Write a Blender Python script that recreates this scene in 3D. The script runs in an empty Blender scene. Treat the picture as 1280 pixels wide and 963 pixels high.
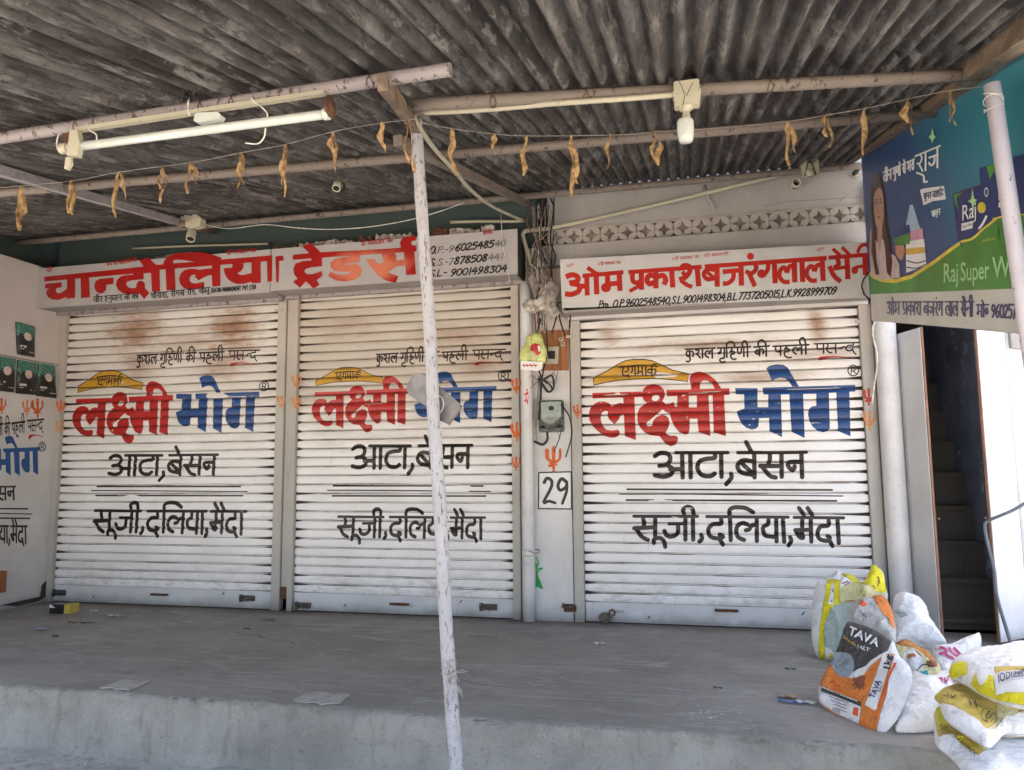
import bpy, bmesh, math, random
import numpy as np
from mathutils import Vector, Matrix
from mathutils.geometry import delaunay_2d_cdt
from math import sin, cos, pi, radians, sqrt, exp
random.seed(7)
S = bpy.context.scene
COL = S.collection

# ------------------------------------------------------------ camera, world, sun, exposure
FPX, CX, CY = 945.0, 640.0, 481.5           # focal length and centre in photograph pixels
yaw, pitch, roll = radians(13.3), radians(6.34), radians(-.48)
fw = np.array([-sin(yaw)*cos(pitch), cos(yaw)*cos(pitch), sin(pitch)])
r0 = np.array([cos(yaw), sin(yaw), 0.]); u0 = np.cross(r0, fw)
RT = r0*cos(roll)+u0*sin(roll); UP = -r0*sin(roll)+u0*cos(roll)
CAM = np.array([0., -6., 1.1833])
cd = bpy.data.cameras.new('camera'); cam = bpy.data.objects.new('camera', cd); COL.objects.link(cam)
cd.sensor_width = 36; cd.lens = FPX*36/1280; cd.clip_end = 2000; cd.clip_start = .02
cam.matrix_world = Matrix(((RT[0], UP[0], -fw[0], CAM[0]), (RT[1], UP[1], -fw[1], CAM[1]), (RT[2], UP[2], -fw[2], CAM[2]), (0, 0, 0, 1)))
S.camera = cam
W = bpy.data.worlds.new('World'); S.world = W; W.use_nodes = True
SUN_EL, SUN_AZ = radians(58), radians(-22)    # azimuth from +Y (behind the shops) towards +X
wn = W.node_tree; bg = wn.nodes['Background']
sk = wn.nodes.new('ShaderNodeTexSky'); sk.sky_type = 'NISHITA'; sk.sun_disc = False
sk.sun_elevation = SUN_EL; sk.sun_rotation = SUN_AZ; sk.air_density = 1.0; sk.dust_density = 7.0; sk.ozone_density = .6
wm = wn.nodes.new('ShaderNodeMix'); wm.data_type = 'RGBA'; wm.blend_type = 'MULTIPLY'; wm.inputs[0].default_value = 1     # warm tint, takes the blue cast out of the sky light
wn.links.new(sk.outputs[0], wm.inputs[6]); wm.inputs[7].default_value = (.99, .935, .895, 1); wn.links.new(wm.outputs[2], bg.inputs[0]); bg.inputs[1].default_value = .13
sl = bpy.data.lights.new('sun', 'SUN'); sl.energy = 4.0; sl.angle = radians(.5); sl.color = (1, .95, .87)
sun = bpy.data.objects.new('sun', sl); COL.objects.link(sun)
sdir = Vector((sin(SUN_AZ)*cos(SUN_EL), cos(SUN_AZ)*cos(SUN_EL), sin(SUN_EL)))
sun.rotation_euler = (-sdir).to_track_quat('-Z', 'Y').to_euler(); sun.location = (4, 6, 12)
S.view_settings.view_transform = 'Standard'; S.view_settings.look = 'None'
S.view_settings.exposure = 3.0; S.view_settings.gamma = 1
S.render.engine = 'CYCLES'
S.cycles.max_bounces = 10; S.cycles.diffuse_bounces = 6; S.cycles.glossy_bounces = 3
S.cycles.caustics_reflective = False; S.cycles.caustics_refractive = False

# ------------------------------------------------------------ picture point -> point on a real plane
def ray(x, y): return fw + RT*(x-CX)/FPX - UP*(y-CY)/FPX
def onY(x, y, Y=0.): d = ray(x, y); return CAM+d*(Y-CAM[1])/d[1]
def onX(x, y, X): d = ray(x, y); return CAM+d*(X-CAM[0])/d[0]
def onZ(x, y, Z=0.): d = ray(x, y); return CAM+d*(Z-CAM[2])/d[2]
RZ0, RSL = 3.46, .235
def roofz(y): return RZ0+RSL*y
def onRoof(x, y, dz=0.):
    d = ray(x, y); t = (RZ0+dz+RSL*CAM[1]-CAM[2])/(d[2]-RSL*d[1]); return CAM+d*t
def onP(x, y, P, n): d = ray(x, y); return CAM+d*(np.dot(P-CAM, n)/np.dot(d, n))

# ------------------------------------------------------------ objects
def props(o, label=None, cat=None, group=None, kind=None):
    if label: o['label'] = label
    if cat: o['category'] = cat
    if group: o['group'] = group
    if kind: o['kind'] = kind
    return o
def link(name, me, mat=None, parent=None):
    o = bpy.data.objects.new(name, me); COL.objects.link(o)
    if mat is not None:
        for m in (mat if isinstance(mat, (list, tuple)) else [mat]): me.materials.append(m)
    if parent is not None: o.parent = parent
    return o
def thing(name, label, cat, group=None, loc=(0, 0, 0)):
    o = bpy.data.objects.new(name, None); COL.objects.link(o); o.location = loc; o.empty_display_size = .1
    return props(o, label, cat, group)
class MB:
    """collects shapes into one mesh"""
    def __init__(s): s.v = []; s.f = []; s.m = []; s.sm = []
    def add(s, V, F, mi=0, smooth=False):
        b = len(s.v); s.v += [tuple(map(float, p)) for p in V]
        s.f += [tuple(b+i for i in f) for f in F]; s.m += [mi]*len(F); s.sm += [smooth]*len(F)
    def box(s, a, b, mi=0, ch=0.):
        (x0, y0, z0), (x1, y1, z1) = [min(p, q) for p, q in zip(a, b)], [max(p, q) for p, q in zip(a, b)]
        if ch <= 0:
            V = [(x0, y0, z0), (x1, y0, z0), (x1, y1, z0), (x0, y1, z0), (x0, y0, z1), (x1, y0, z1), (x1, y1, z1), (x0, y1, z1)]
            s.add(V, [(0, 3, 2, 1), (4, 5, 6, 7), (0, 1, 5, 4), (1, 2, 6, 5), (2, 3, 7, 6), (3, 0, 4, 7)], mi)
        else:
            bm = bmesh.new(); bmesh.ops.create_cube(bm, size=1)
            for v in bm.verts: v.co = ((x0+x1)/2+v.co.x*(x1-x0), (y0+y1)/2+v.co.y*(y1-y0), (z0+z1)/2+v.co.z*(z1-z0))
            bmesh.ops.bevel(bm, geom=bm.edges[:], offset=min(ch, .45*min(x1-x0, y1-y0, z1-z0)), segments=2, affect='EDGES')
            s.bm(bm, mi)
    def bm(s, bm, mi=0, smooth=False):
        bm.verts.index_update(); s.add([v.co[:] for v in bm.verts], [[v.index for v in f.verts] for f in bm.faces], mi, smooth); bm.free()
    def tube(s, pts, r, n=10, mi=0, cap=True, smooth=True):
        pts = [Vector(tuple(map(float, p))) for p in pts]; rr = r if isinstance(r, (list, tuple)) else [r]*len(pts)
        V = []; prev = None
        for i, p in enumerate(pts):
            t = (pts[min(i+1, len(pts)-1)]-pts[max(i-1, 0)]).normalized()
            if prev is None: a = t.orthogonal().normalized()
            else:
                a = prev-t*prev.dot(t)
                a = a.normalized() if a.length > 1e-6 else t.orthogonal().normalized()
            prev = a; b = t.cross(a)
            V += [p+(a*cos(2*pi*k/n)+b*sin(2*pi*k/n))*rr[i] for k in range(n)]
        F = [(i*n+k, i*n+(k+1) % n, (i+1)*n+(k+1) % n, (i+1)*n+k) for i in range(len(pts)-1) for k in range(n)]
        s.add(V, F, mi, smooth)
        if cap:
            b = len(s.v)-len(V)
            s.f += [tuple(b+k for k in range(n))[::-1], tuple(b+(len(pts)-1)*n+k for k in range(n))]; s.m += [mi]*2; s.sm += [False]*2
    def prism(s, poly, d, mi=0):
        """closed polygon (3D points, planar) extruded by vector d"""
        n = len(poly); P = [np.array(p, float) for p in poly]; Q = [p+np.array(d, float) for p in P]
        s.add(P+Q, [tuple(range(n)), tuple(range(2*n-1, n-1, -1))]+[(i, n+i, n+(i+1) % n, (i+1) % n) for i in range(n)], mi)
    def build(s, name, mat, parent=None, recalc=True):
        me = bpy.data.meshes.new(name); me.from_pydata(s.v, [], s.f)
        me.polygons.foreach_set('material_index', s.m); me.polygons.foreach_set('use_smooth', s.sm)
        if recalc:
            b = bmesh.new(); b.from_mesh(me); bmesh.ops.recalc_face_normals(b, faces=b.faces[:]); b.to_mesh(me); b.free()
        me.update()
        return link(name, me, mat, parent)
def smooth_line(pts, k=5):
    P = [np.array(p, float) for p in pts]
    if len(P) < 3: return P
    E = [2*P[0]-P[1]]+P+[2*P[-1]-P[-2]]; out = []
    for i in range(1, len(E)-2):
        for j in range(k):
            t = j/k; a, b, c, d = E[i-1], E[i], E[i+1], E[i+2]
            out.append(.5*((2*b)+(-a+c)*t+(2*a-5*b+4*c-d)*t*t+(-a+3*b-3*c+d)*t**3))
    out.append(P[-1]); return out

# ------------------------------------------------------------ node materials
class Mat:
    def __init__(s, name, rough=.7, spec=.3, metal=0.):
        s.mat = bpy.data.materials.new(name); s.mat.use_nodes = True; s.t = s.mat.node_tree
        s.b = s.t.nodes['Principled BSDF']; s.b.inputs['Roughness'].default_value = rough
        s.b.inputs['Specular IOR Level'].default_value = spec; s.b.inputs['Metallic'].default_value = metal
        s._p = None
    def put(s, sock, v):
        if isinstance(v, (int, float)): sock.default_value = v
        elif isinstance(v, (tuple, list)): sock.default_value = (*v, 1) if len(v) == 3 and sock.type == 'RGBA' else v
        else: s.t.links.new(v, sock)
    def n(s, kind, **kw):
        nd = s.t.nodes.new(kind)
        for k, v in kw.items(): setattr(nd, k, v)
        return nd
    def pos(s):
        if s._p is None: s._p = s.n('ShaderNodeNewGeometry').outputs['Position']
        return s._p
    def obj(s): return s.n('ShaderNodeTexCoord').outputs['Object']
    def xyz(s, v): nd = s.n('ShaderNodeSeparateXYZ'); s.put(nd.inputs[0], v); return nd.outputs
    def vec(s, x, y, z):
        nd = s.n('ShaderNodeCombineXYZ')
        for i, a in enumerate((x, y, z)): s.put(nd.inputs[i], a)
        return nd.outputs[0]
    def scale(s, v, k):
        nd = s.n('ShaderNodeVectorMath', operation='MULTIPLY'); s.put(nd.inputs[0], v); nd.inputs[1].default_value = k; return nd.outputs[0]
    def noise(s, v, sc=5., det=4., rough=.55, dist=0., k=None):
        if k: v = s.scale(v, k)
        nd = s.n('ShaderNodeTexNoise'); s.put(nd.inputs['Vector'], v); nd.inputs['Scale'].default_value = sc
        nd.inputs['Detail'].default_value = det; nd.inputs['Roughness'].default_value = rough; nd.inputs['Distortion'].default_value = dist
        return nd.outputs[0]
    def vor(s, v, sc=5., k=None, feat='F1'):
        if k: v = s.scale(v, k)
        nd = s.n('ShaderNodeTexVoronoi', feature=feat); s.put(nd.inputs['Vector'], v); nd.inputs['Scale'].default_value = sc
        return nd.outputs[0]
    def m(s, op, a, b=0., c=0.):
        nd = s.n('ShaderNodeMath', operation=op)
        for i, x in enumerate((a, b, c)): s.put(nd.inputs[i], x)
        return nd.outputs[0]
    def st(s, v, a, b):
        """smooth step of v from a to b (0..1); a > b falls"""
        nd = s.n('ShaderNodeMapRange', interpolation_type='SMOOTHSTEP'); s.put(nd.inputs[0], v)
        lo, hi, t0, t1 = (a, b, 0, 1) if a < b else (b, a, 1, 0)
        for i, x in zip((1, 2, 3, 4), (lo, hi, t0, t1)): nd.inputs[i].default_value = x
        return nd.outputs[0]
    def mix(s, f, a, b):
        nd = s.n('ShaderNodeMix', data_type='RGBA'); s.put(nd.inputs[0], f); s.put(nd.inputs[6], a); s.put(nd.inputs[7], b); return nd.outputs[2]
    def mul(s, *a):
        r = a[0]
        for x in a[1:]: r = s.m('MULTIPLY', r, x)
        return r
    def col(s, c): s.put(s.b.inputs['Base Color'], c)
    def bump(s, h, st=.3, d=.01):
        nd = s.n('ShaderNodeBump'); nd.inputs['Strength'].default_value = st; nd.inputs['Distance'].default_value = d
        s.put(nd.inputs['Height'], h); s.t.links.new(nd.outputs[0], s.b.inputs['Normal'])
    def worn(s, mask):
        """paint film: see-through where it has flaked off (mask = 1)"""
        out = s.t.nodes['Material Output']; tr = s.n('ShaderNodeBsdfTransparent'); mx = s.n('ShaderNodeMixShader')
        s.put(mx.inputs[0], mask); s.t.links.new(s.b.outputs[0], mx.inputs[1]); s.t.links.new(tr.outputs[0], mx.inputs[2]); s.t.links.new(mx.outputs[0], out.inputs[0])
def simple(name, c, rough=.6, spec=.3, metal=0., var=.15, sc=9., bump=0.):
    M = Mat(name, rough, spec, metal); n = M.noise(M.pos(), sc, 5)
    M.col(M.mix(M.st(n, .3, .7), [x*(1-var) for x in c], [min(1, x*(1+var)) for x in c]))
    if bump: M.bump(M.noise(M.pos(), sc*6, 4), bump, .004)
    return M.mat
# ------------------------------------------------------------ materials
PITCHZ = .0765
def shutter_mat(name, W, rust, cream, seed):
    M = Mat(name, .42, .4)
    p = M.pos(); x, y, z = M.xyz(p)
    ox, oy, oz = M.xyz(M.obj())
    base = M.mix(M.st(M.noise(p, 2.3, 5, .6, k=(1, 1, 1.6)), .3, .7), (.70, .70, .70), (.80, .805, .81))
    # warm grime high up, darkened further to paint in the dimmer light there
    hi = M.mul(M.st(M.m('ADD', z, M.m('MULTIPLY', M.noise(p, 2.4, 7, .72, k=(.8, 1, 5)), 1.1)), 1.75, 2.6), cream)
    base = M.mix(hi, base, (.40, .345, .275))
    # brown rust stains
    for (rx, rz, sx, sz, a) in rust:
        dx = M.m('DIVIDE', M.m('SUBTRACT', x, rx), sx); dz = M.m('DIVIDE', M.m('SUBTRACT', z, rz), sz)
        d = M.m('SQRT', M.m('ADD', M.m('MULTIPLY', dx, dx), M.m('MULTIPLY', dz, dz)))
        d = M.m('ADD', d, M.m('MULTIPLY', M.m('SUBTRACT', M.noise(p, 5, 5, .7, k=(.8, 1, 2.2)), .5), 1.5))
        d = M.m('ADD', d, M.m('MULTIPLY', M.m('SUBTRACT', M.noise(p, 13, 6, .8, k=(.5, 1, 6)), .5), 1.3))
        base = M.mix(M.mul(M.st(d, 1.0, .1), a), base, (.26, .125, .06)); base = M.mix(M.mul(M.st(d, .35, -.3), a, .6), base, (.12, .055, .03))
    # scuffs, drips and hand grease
    base = M.mix(M.m('MULTIPLY', M.st(M.noise(p, 3.2, 7, .75, k=(5, 1, .9)), .60, .70), .35), base, (.36, .31, .25))
    base = M.mix(M.mul(M.st(M.m('ADD', z, M.m('MULTIPLY', M.noise(p, 2.6, 6, .7), .5)), .75, .35), M.st(M.noise(p, 6, 7, .75, k=(1, 1, 2.5)), .46, .62), .55), base, (.36, .34, .32))
    # thin horizontal smears of dirt
    sm = M.st(M.noise(p, 1.3, 6, .68, k=(.9, 1, 17)), .60, .76)
    base = M.mix(M.m('MULTIPLY', sm, .5), base, (.23, .17, .12))
    sm2 = M.mul(M.st(M.noise(p, 9, 6, .7, k=(.35, 1, 2)), .55, .8), M.st(z, .3, 2.6))
    base = M.mix(M.m('MULTIPLY', sm2, .45), base, (.30, .21, .13))
    # dirt held in the lath joints, thick and dark towards the guides
    ends = M.m('MINIMUM', ox, M.m('SUBTRACT', W, ox))
    rnd = M.n('ShaderNodeObjectInfo').outputs['Random']
    side = M.m('GREATER_THAN', ox, W/2)
    ln = M.m('ADD', .008, M.m('MULTIPLY', M.st(M.noise(M.vec(M.m('MULTIPLY', rnd, 90), M.m('MULTIPLY', side, 37), seed), 1, 2), .38, .66), .34))
    k = M.m('DIVIDE', ends, ln)
    near = M.m('MINIMUM', oz, M.m('ABSOLUTE', M.m('SUBTRACT', PITCHZ*.90, oz)))
    wdt = M.m('MULTIPLY', M.m('SUBTRACT', 1.0, k), .0115)
    stk = M.mul(M.st(M.m('SUBTRACT', wdt, near), -.001, .0035), M.st(k, 1.0, .8))
    grv = M.mul(M.st(near, .0034, .0006), M.m('ADD', .5, M.m('MULTIPLY', M.noise(p, 2.2, 4, .6, k=(1, 1, 9)), .8)))
    base = M.mix(M.m('MINIMUM', grv, 1.), base, (.06, .042, .032))
    dash = M.mul(M.st(near, .0055, .002), M.st(M.noise(M.vec(M.m('MULTIPLY', ox, 2.2), M.m('MULTIPLY', rnd, 70), M.m('MULTIPLY', M.m('GREATER_THAN', oz, .04), 9)), 1, 5, .6), .50, .60), .9)
    base = M.mix(dash, base, (.10, .055, .032))
    base = M.mix(stk, base, (.028, .018, .014))
    M.col(base)
    M.put(M.b.inputs['Roughness'], M.m('ADD', .33, M.m('MULTIPLY', M.noise(p, 14, 3), .3)))
    M.bump(M.m('ADD', M.noise(p, 22, 5, .7, k=(.35, 1, 1.2)), M.m('MULTIPLY', M.noise(p, 4, 4, dist=1.), 1.5)), .22, .012)
    return M.mat
def whitewash(name, c=(.62, .62, .61), dirt=(.33, .27, .22), amt=.6, lowdirt=True, hi=0.):
    M = Mat(name, .85, .15); p = M.pos(); x, y, z = M.xyz(p)
    b = M.mix(M.st(M.noise(p, 3.1, 6, .6), .3, .72), [k*.88 for k in c], c)
    streak = M.st(M.noise(p, 2.0, 6, .65, k=(6, 6, .7)), .56, .8)
    b = M.mix(M.m('MULTIPLY', streak, amt*.55), b, dirt)
    b = M.mix(M.m('MULTIPLY', M.st(M.noise(p, 11, 6, .75), .62, .75), amt*.6), b, [k*.6 for k in dirt])
    if lowdirt: b = M.mix(M.mul(M.st(M.m('ADD', z, M.m('MULTIPLY', M.noise(p, 6, 4), .12)), .17, .03), .75), b, (.22, .19, .15))
    if hi: b = M.mix(M.mul(M.st(M.m('ADD', z, M.m('MULTIPLY', M.noise(p, 2.5, 4), .5)), 1.7, 2.9), hi), b, (.42, .30, .23))  # upper part tinted brown to paint in the warmer, dimmer light there
    M.col(b); M.bump(M.m('ADD', M.noise(p, 16, 6, .7), M.m('MULTIPLY', M.noise(p, 70, 3), .35)), .32, .012)
    return M.mat
def paint(name, c, rough=.45, var=.25, flake=.0, fade=None, fsc=26, joints=False):
    M = Mat(name, rough, .4); p = M.pos()
    b = M.mix(M.st(M.noise(p, 6, 5, .65), .3, .75), [k*(1-var) for k in c], c)
    if fade:
        x, y, z = M.xyz(p); cx_, cz_, rx_, rz_, fc = fade
        dx = M.m('DIVIDE', M.m('SUBTRACT', x, cx_), rx_); dz = M.m('DIVIDE', M.m('SUBTRACT', z, cz_), rz_)
        d = M.m('SQRT', M.m('ADD', M.m('MULTIPLY', dx, dx), M.m('MULTIPLY', dz, dz)))
        b = M.mix(M.mul(M.st(M.m('ADD', d, M.m('MULTIPLY', M.m('SUBTRACT', M.noise(p, 7, 5), .5), .9)), 1.15, .45), .85), b, fc)
    if joints:
        x, y, z = M.xyz(p); t = M.m('FRACT', M.m('DIVIDE', M.m('SUBTRACT', z, .152), PITCHZ)); t = M.m('MINIMUM', M.m('MINIMUM', t, M.m('SUBTRACT', 1., t)), M.m('ABSOLUTE', M.m('SUBTRACT', t, .89)))
        b = M.mix(M.mul(M.st(t, .055, .015), M.m('ADD', .35, M.m('MULTIPLY', M.noise(p, 2.2, 4, .6, k=(1, 1, 9)), .8))), b, (.02, .014, .012))
    M.col(b)
    if flake: M.worn(M.st(M.noise(p, fsc, 5, .75, k=(.45, 1, 1.6)), .70-flake*.1, .72-flake*.1))
    return M.mat
def dirty_pipe(name, c, spots=.5, dirt=(.16, .10, .07), rough=.55, dens=34, grain=1.):
    M = Mat(name, rough, .3); p = M.pos()
    b = M.mix(M.st(M.noise(p, 5, 5), .3, .7), [k*.85 for k in c], c)
    s1 = M.st(M.noise(p, dens, 5, .8, k=(1, 1, .6*grain)), .66-spots*.14, .69-spots*.14)
    s2 = M.st(M.noise(p, 5, 6, .7), .55, .75)
    b = M.mix(M.m('MULTIPLY', s2, spots*.6), b, dirt); b = M.mix(M.m('MULTIPLY', s1, .9), b, [k*.5 for k in dirt])
    M.col(b); M.bump(M.noise(p, dens*1.5, 4), .2, .004); return M.mat

def m_roof():
    M = Mat('weathered corrugated sheet', .55, .35); p = M.pos(); x, y, z = M.xyz(p)
    rnd = M.n('ShaderNodeObjectInfo').outputs['Random']
    q = M.n('ShaderNodeVectorMath', operation='ADD'); M.put(q.inputs[0], p); M.put(q.inputs[1], M.vec(M.m('MULTIPLY', rnd, 31), M.m('MULTIPLY', rnd, 17), 0.)); q = q.outputs[0]
    b = M.mix(M.st(M.noise(q, 2.2, 6, .7, k=(4.5, .8, 1)), .34, .66), (.050, .045, .042), (.185, .172, .160))
    b = M.mix(M.m('MULTIPLY', M.st(M.noise(q, 2.0, 6, .65, k=(3.2, .6, 1)), .50, .60), .8), b, (.026, .021, .018))
    b = M.mix(M.m('MULTIPLY', M.st(M.noise(q, 3.1, 6, .65, k=(2.6, .8, 1)), .57, .62), .7), b, (.33, .315, .30))
    b = M.mix(M.m('MULTIPLY', M.st(M.noise(q, 24, 6, .8, k=(1, .8, 1)), .57, .61), .65), b, (.04, .030, .026))
    b = M.mix(M.m('MULTIPLY', M.st(M.noise(q, 5, 6, .75, k=(5, .6, 1)), .60, .72), .45), b, (.17, .095, .055))
    b = M.mix(M.m('MULTIPLY', M.st(M.noise(q, 6, 6, .7, k=(7, .5, 1)), .53, .58), .75), b, (.020, .016, .014))  # streaks along the slope, strengthened to paint in dark valleys and lit ridges
    b = M.mix(M.m('MULTIPLY', M.st(M.noise(q, 5, 7, .75, k=(6, .7, 1), dist=.4), .55, .60), .6), b, (.30, .285, .27))
    b = M.mix(M.mul(M.st(rnd, .2, .8), .3), b, (.085, .08, .078))
    M.col(b); M.bump(M.m('ADD', M.noise(q, 34, 7, .8), M.m('MULTIPLY', M.noise(q, 8, 5, k=(1, .4, 1)), .9)), .85, .016); return M.mat
def m_floor():
    M = Mat('grey cement floor', .62, .25); p = M.pos(); x, y, z = M.xyz(p)
    b = M.mix(M.st(M.noise(p, 1.1, 6, .6), .3, .7), (.245, .232, .205), (.335, .32, .288))
    b = M.mix(M.m('MULTIPLY', M.st(M.noise(p, 2.6, 8, .72, k=(.5, 1.6, 1), dist=.8), .50, .66), .45), b, (.19, .187, .176))
    b = M.mix(M.m('MULTIPLY', M.st(M.noise(p, 2.0, 7, .75, k=(.6, 2.4, 1), dist=1.0), .55, .66), .55), b, (.44, .43, .415))
    b = M.mix(M.m('MULTIPLY', M.st(M.noise(p, 42, 6, .75), .58, .68), .6), b, (.13, .125, .12))
    b = M.mix(M.m('MULTIPLY', M.st(M.noise(p, 13, 8, .8, k=(.5, 1.8, 1)), .57, .61), .5), b, (.47, .465, .44))
    b = M.mix(M.m('MULTIPLY', M.st(M.noise(p, 5, 9, .8, k=(.6, 1.6, 1), dist=.5), .60, .63), .45), b, (.14, .135, .125))
    b = M.mix(M.m('MULTIPLY', M.st(M.m('ABSOLUTE', M.m('SUBTRACT', M.noise(p, .9, 6, .55, k=(.5, 2.6, 1), dist=.7), .5)), .012, .003), .35), b, (.44, .43, .41))
    b = M.mix(M.m('MULTIPLY', M.st(M.noise(p, .75, 5, .6), .54, .60), .3), b, (.19, .18, .165))
    b = M.mix(M.m('MULTIPLY', M.st(M.vor(p, 55), .07, .04), .45), b, (.5, .49, .48))
    b = M.mix(M.mul(M.st(M.noise(p, 1.7, 6, .65), .60, .66), M.st(M.noise(p, 40, 3), .4, .6), .35), b, (.09, .08, .07))
    b = M.mix(M.mul(M.st(M.m('ADD', y, M.m('MULTIPLY', M.noise(p, 3, 5), .25)), -.16, .08), .75), b, (.17, .13, .10))          # dust swept against the shutters
    # long trowel marks and a hairline crack
    cr = M.st(M.m('ABSOLUTE', M.m('SUBTRACT', M.m('ADD', M.m('MULTIPLY', x, -.42), M.m('MULTIPLY', M.noise(p, 1.3, 4), .35)), M.m('ADD', y, 2.45))), .006, .001)
    b = M.mix(M.mul(cr, M.st(M.noise(p, 1.1, 2), .50, .56)), b, (.06, .055, .05))
    M.col(b); M.put(M.b.inputs['Roughness'], M.m('ADD', .45, M.m('MULTIPLY', M.noise(p, 5, 4), .35)))
    M.bump(M.m('ADD', M.noise(p, 3.5, 6, .6, k=(.5, 2, 1)), M.m('MULTIPLY', M.noise(p, 60, 4), .25)), .35, .01); return M.mat
def m_face(name='patched cement plinth', dark=1.):
    M = Mat(name, .8, .2); p = M.pos(); x, y, z = M.xyz(p)
    b = M.mix(M.st(M.noise(p, 2.2, 7, .65), .3, .7), (.31*dark, .305*dark, .275*dark), (.46*dark, .45*dark, .41*dark))
    b = M.mix(M.m('MULTIPLY', M.st(M.noise(p, 3.3, 5, .6, k=(5, 5, .8)), .50, .72), .6), b, (.26, .235, .19))
    b = M.mix(M.m('MULTIPLY', M.st(M.noise(p, 30, 7, .82), .57, .66), .7), b, (.19, .17, .145))
    b = M.mix(M.m('MULTIPLY', M.st(M.noise(p, 8, 8, .8, dist=.5), .53, .65), .35), b, (.24, .235, .21))
    b = M.mix(M.mul(M.st(M.m('ADD', z, M.m('MULTIPLY', M.noise(p, 9, 5, .7), .06)), .0, .05), .6), b, (.20, .195, .18))
    b = M.mix(M.m('MULTIPLY', M.st(M.noise(p, 4.5, 6, .7), .60, .68), .5), b, (.44, .43, .39))
    M.col(b); M.bump(M.m('ADD', M.noise(p, 7, 8, .8), M.m('MULTIPLY', M.noise(p, 60, 5, .7), .4)), 1.0, .03); return M.mat
def m_street():
    M = Mat('dusty street', .9, .1); p = M.pos()
    b = M.mix(M.st(M.noise(p, .8, 8, .65), .3, .7), (.27, .25, .22), (.38, .355, .315))
    b = M.mix(M.m('MULTIPLY', M.st(M.noise(p, 20, 6, .75), .55, .75), .5), b, (.11, .095, .08))
    b = M.mix(M.m('MULTIPLY', M.st(M.noise(p, 3, 7, .7), .60, .68), .6), b, (.45, .44, .42))
    M.col(b); M.bump(M.noise(p, 14, 7, .7), .5, .02); return M.mat
def m_leaf():
    M = Mat('dry mango leaf', .7, .2); p = M.pos()
    b = M.mix(M.st(M.noise(p, 40, 5), .35, .65), (.22, .13, .055), (.45, .30, .15)); M.col(b); M.bump(M.noise(p, 90, 3), .5, .004); return M.mat
def m_wood(name, a, c, sc=1., k=(9, 9, .8)):
    M = Mat(name, .65, .3); p = M.pos()
    b = M.mix(M.st(M.noise(p, 4*sc, 7, .65, dist=1.2, k=k), .35, .65), a, c)
    b = M.mix(M.m('MULTIPLY', M.st(M.noise(p, 15*sc, 5, .7), .6, .75), .5), b, [q*.4 for q in a]); M.col(b); M.bump(M.noise(p, 20*sc, 5, k=k), .3, .005); return M.mat
def m_peel():
    M = Mat('bright whitewash peeling to brown mud plaster', .85, .15); p = M.pos(); x, y, z = M.xyz(p)
    b = M.mix(M.st(M.noise(p, 3, 6), .3, .7), (.74, .73, .72), (.84, .84, .84))
    q = M.mul(M.st(M.noise(p, 2.2, 7, .7), .46, .60), M.st(z, 2.0, 1.5), M.st(x, 2.22, 2.38))
    b = M.mix(M.m('MULTIPLY', q, .75), b, (.33, .25, .19)); M.col(b); M.bump(M.noise(p, 12, 6, .7), .4, .015); return M.mat
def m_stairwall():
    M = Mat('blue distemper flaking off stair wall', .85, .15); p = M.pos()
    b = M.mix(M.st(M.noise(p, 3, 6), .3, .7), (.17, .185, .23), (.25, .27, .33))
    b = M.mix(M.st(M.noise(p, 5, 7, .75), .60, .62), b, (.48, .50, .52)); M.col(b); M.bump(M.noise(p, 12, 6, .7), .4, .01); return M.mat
def m_board(x0=-4.0, x1=-.34):
    """printed flex: the print runs from navy beside the shops to teal out over the step"""
    M = Mat('printed blue flex', .38, .4); p = M.pos(); x, y, z = M.xyz(p)
    t = M.m('ADD', M.m('MULTIPLY', y, -.55), M.m('MULTIPLY', M.m('SUBTRACT', z, 2.6), .35))
    b = M.mix(M.st(t, .75, 1.55), (.022, .055, .17), (.035, .22, .275))
    b = M.mix(M.m('MULTIPLY', M.st(M.noise(p, 2, 3), .4, .7), .18), b, (.02, .16, .3)); M.col(b); M.bump(M.noise(p, 4, 3), .15, .02); return M.mat
def m_sack(name, c=(.82, .83, .84), gr=(.40, .39, .36), rough=.42):
    M = Mat(name, rough, .4); p = M.pos()
    b = M.mix(M.st(M.noise(p, 9, 6, .65), .50, .72), c, [k*.74 for k in c])
    b = M.mix(M.m('MULTIPLY', M.st(M.noise(p, 26, 7, .8), .56, .68), .5), b, gr); M.col(b)
    w = M.n('ShaderNodeTexWave'); M.put(w.inputs[0], M.scale(p, (1, 1, 1))); w.inputs['Scale'].default_value = 55; w.inputs['Distortion'].default_value = 1.5
    M.bump(M.m('ADD', M.m('ADD', M.noise(p, 16, 6, .7, dist=1.5), M.m('MULTIPLY', M.noise(p, 7, 4, dist=2.5), 1.2)), M.m('MULTIPLY', w.outputs[1], .03)), .75, .02); return M.mat

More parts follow.
